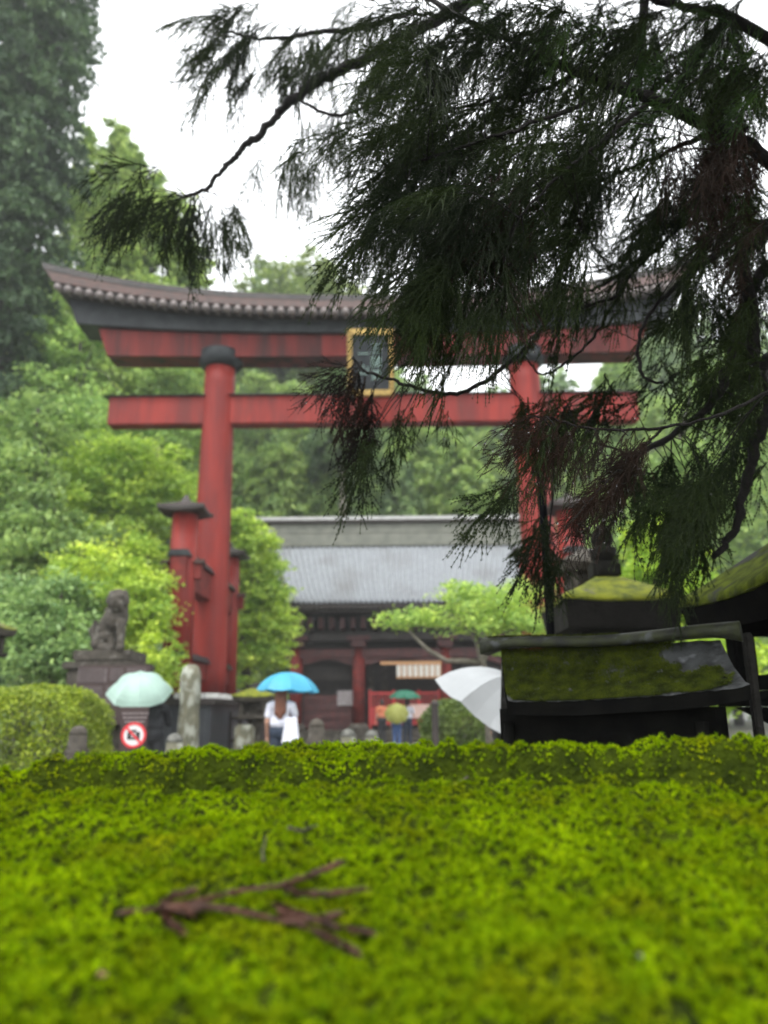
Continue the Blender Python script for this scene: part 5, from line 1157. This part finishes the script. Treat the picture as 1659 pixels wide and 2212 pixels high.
# tip spray on the drooping arc
clusterf(790, 800, 35, 22, 3.0, 6, 4, 248, 18, 'b', .05, protos=FPc, maxlink=.25, scale=.85); clusterf(800, 860, 35, 40, 3.0, 4, 4, 250, 16, 'b', .05, protos=FPc, maxlink=.25, scale=.8)
clusterf(745, 800, 14, 10, 3.0, 3, 4, 215, 22, 'b', .04, protos=FPc, scale=.6); clusterf(790, 945, 22, 14, 3.0, 5, 4, 238, 12, 'g', .04, protos=FPc, scale=.8, maxlink=.4); clusterf(850, 950, 14, 40, 3.05, 3, 3, 264, 6, 'gc', .04, scale=.7, maxlink=.4)
clusterf(940, 880, 110, 14, 3.0, 6, 2, 262, 12, 'gc', .04, scale=.45, maxlink=.3); clusterf(1080, 870, 60, 18, 3.0, 6, 3, 262, 12, 'gc', .05, scale=.6, maxlink=.4)
clusterf(1110, 1050, 22, 16, 2.7, 4, 4, 222, 16, 'g', .05, protos=FPc, scale=.75, maxlink=.2); clusterf(1180, 1130, 28, 30, 3.1, 8, 5, 255, 22, 'gc', .05, scale=.75); clusterf(1205, 1180, 20, 20, 3.1, 4, 4, 255, 18, 'gc', .05, scale=.7)
# blurred left boughs, about four metres off
for (px, py, rx, ry, nh, a_) in ((350, 440, 70, 40, 12, 228), (400, 455, 70, 40, 12, 245), (450, 450, 60, 40, 10, 262), (300, 420, 50, 30, 7, 215), (490, 470, 30, 30, 4, 285), (300, 365, 60, 14, 4, 200),
                                 (520, 60, 90, 50, 13, 215), (600, 90, 80, 50, 13, 238), (470, 110, 60, 40, 8, 212), (640, 150, 60, 40, 8, 250), (520, 150, 60, 30, 7, 232), (560, 20, 110, 25, 8, 210),
                                 (730, 40, 90, 50, 12, 232), (760, 110, 90, 50, 10, 240), (820, 170, 60, 50, 7, 245), (700, 250, 60, 20, 5, 250), (760, 270, 50, 14, 4, 262), (650, 330, 40, 14, 4, 262), (590, 330, 40, 16, 3, 255), (680, 360, 20, 10, 3, 262), (860, 60, 70, 60, 10, 235)):
    clusterf(px, py, rx, ry, 4.0, nh, 4, a_, 20, 'gc', .18, maxlink=.6, scale=.95)
print('fronds', {k: len(a) for k, a in FOL.items()}, 'tris', sum(len(x) // 3 for a in FOL.values() for x in a))
twigmb.build('twigs', BARKD, ced, True, kind='stuff')
for k, m_ in (('g', NEEDLE), ('gc', NEEDLE), ('b', NEEDLEB), ('f', NEEDLEF)):
    V_ = np.concatenate(FOL[k]); mesh_obj('foliage', V_, np.arange(len(V_)).reshape(-1, 3), m_, ced)
# rain drops on the tips
DROP = bpy.data.materials.new('water'); DROP.use_nodes = True; b_ = DROP.node_tree.nodes['Principled BSDF']; b_.inputs['Roughness'].default_value = .02; b_.inputs['Transmission Weight'].default_value = 1; b_.inputs['IOR'].default_value = 1.33
r_ = np.random.default_rng(9); mb = MB(); AV = [np.concatenate(FOL[k]) for k in FOL]
for V_ in AV:
    for j in r_.integers(0, len(V_), 700):
        mb.ball(V_[j] - [0, 0, .002], float(r_.uniform(.0015, .0034)), 8, 6)
mb.build('water_drops', DROP, ced, True, kind='stuff')

# ------------------------------------------------------------------ damp air
hz_ = MB(); hz_.box(-140, 140, -6, 230, -1.0, 62); HZM = bpy.data.materials.new('haze'); HZM.use_nodes = True; hn_ = HZM.node_tree.nodes
hn_.remove(hn_['Principled BSDF']); pv = hn_.new('ShaderNodeVolumePrincipled'); pv.inputs['Color'].default_value = (.93, .96, .97, 1); pv.inputs['Density'].default_value = HAZE
HZM.node_tree.links.new(pv.outputs[0], hn_['Material Output'].inputs['Volume'])
hz_.build('haze', HZM, None, kind='stuff')

# the rest of the cedar's crown, out of frame, added to shade what is below
rc_ = np.random.default_rng(88); n_ = 26000; Pc = np.stack([rc_.uniform(.1, 5.5, n_), rc_.uniform(-1.2, 6.5, n_), rc_.uniform(2.2, 7.5, n_)], -1)
dd_ = Pc - CAM; kf = dd_ @ FW; qx = 829.5 + F * (dd_ @ RT) / kf; qy = 1106 - F * (dd_ @ UP) / kf
outside = (kf < .1) | (qx > 1800) | (qy < -140)
rad_ = np.hypot(Pc[:, 0] - TRX, Pc[:, 1] - TRY); keep = outside & (rad_ < 3.4 - .25 * (Pc[:, 2] - 2.2)) & (np.linalg.norm(dd_, axis=1) > 1.2) & ((Pc[:, 2] > 3.6) | (Pc[:, 0] > 1.9))
v, f = leaves(rc_, Pc[keep], .13, .3, .8, .4); mesh_obj('crown', v, f, NEEDLE, ced)
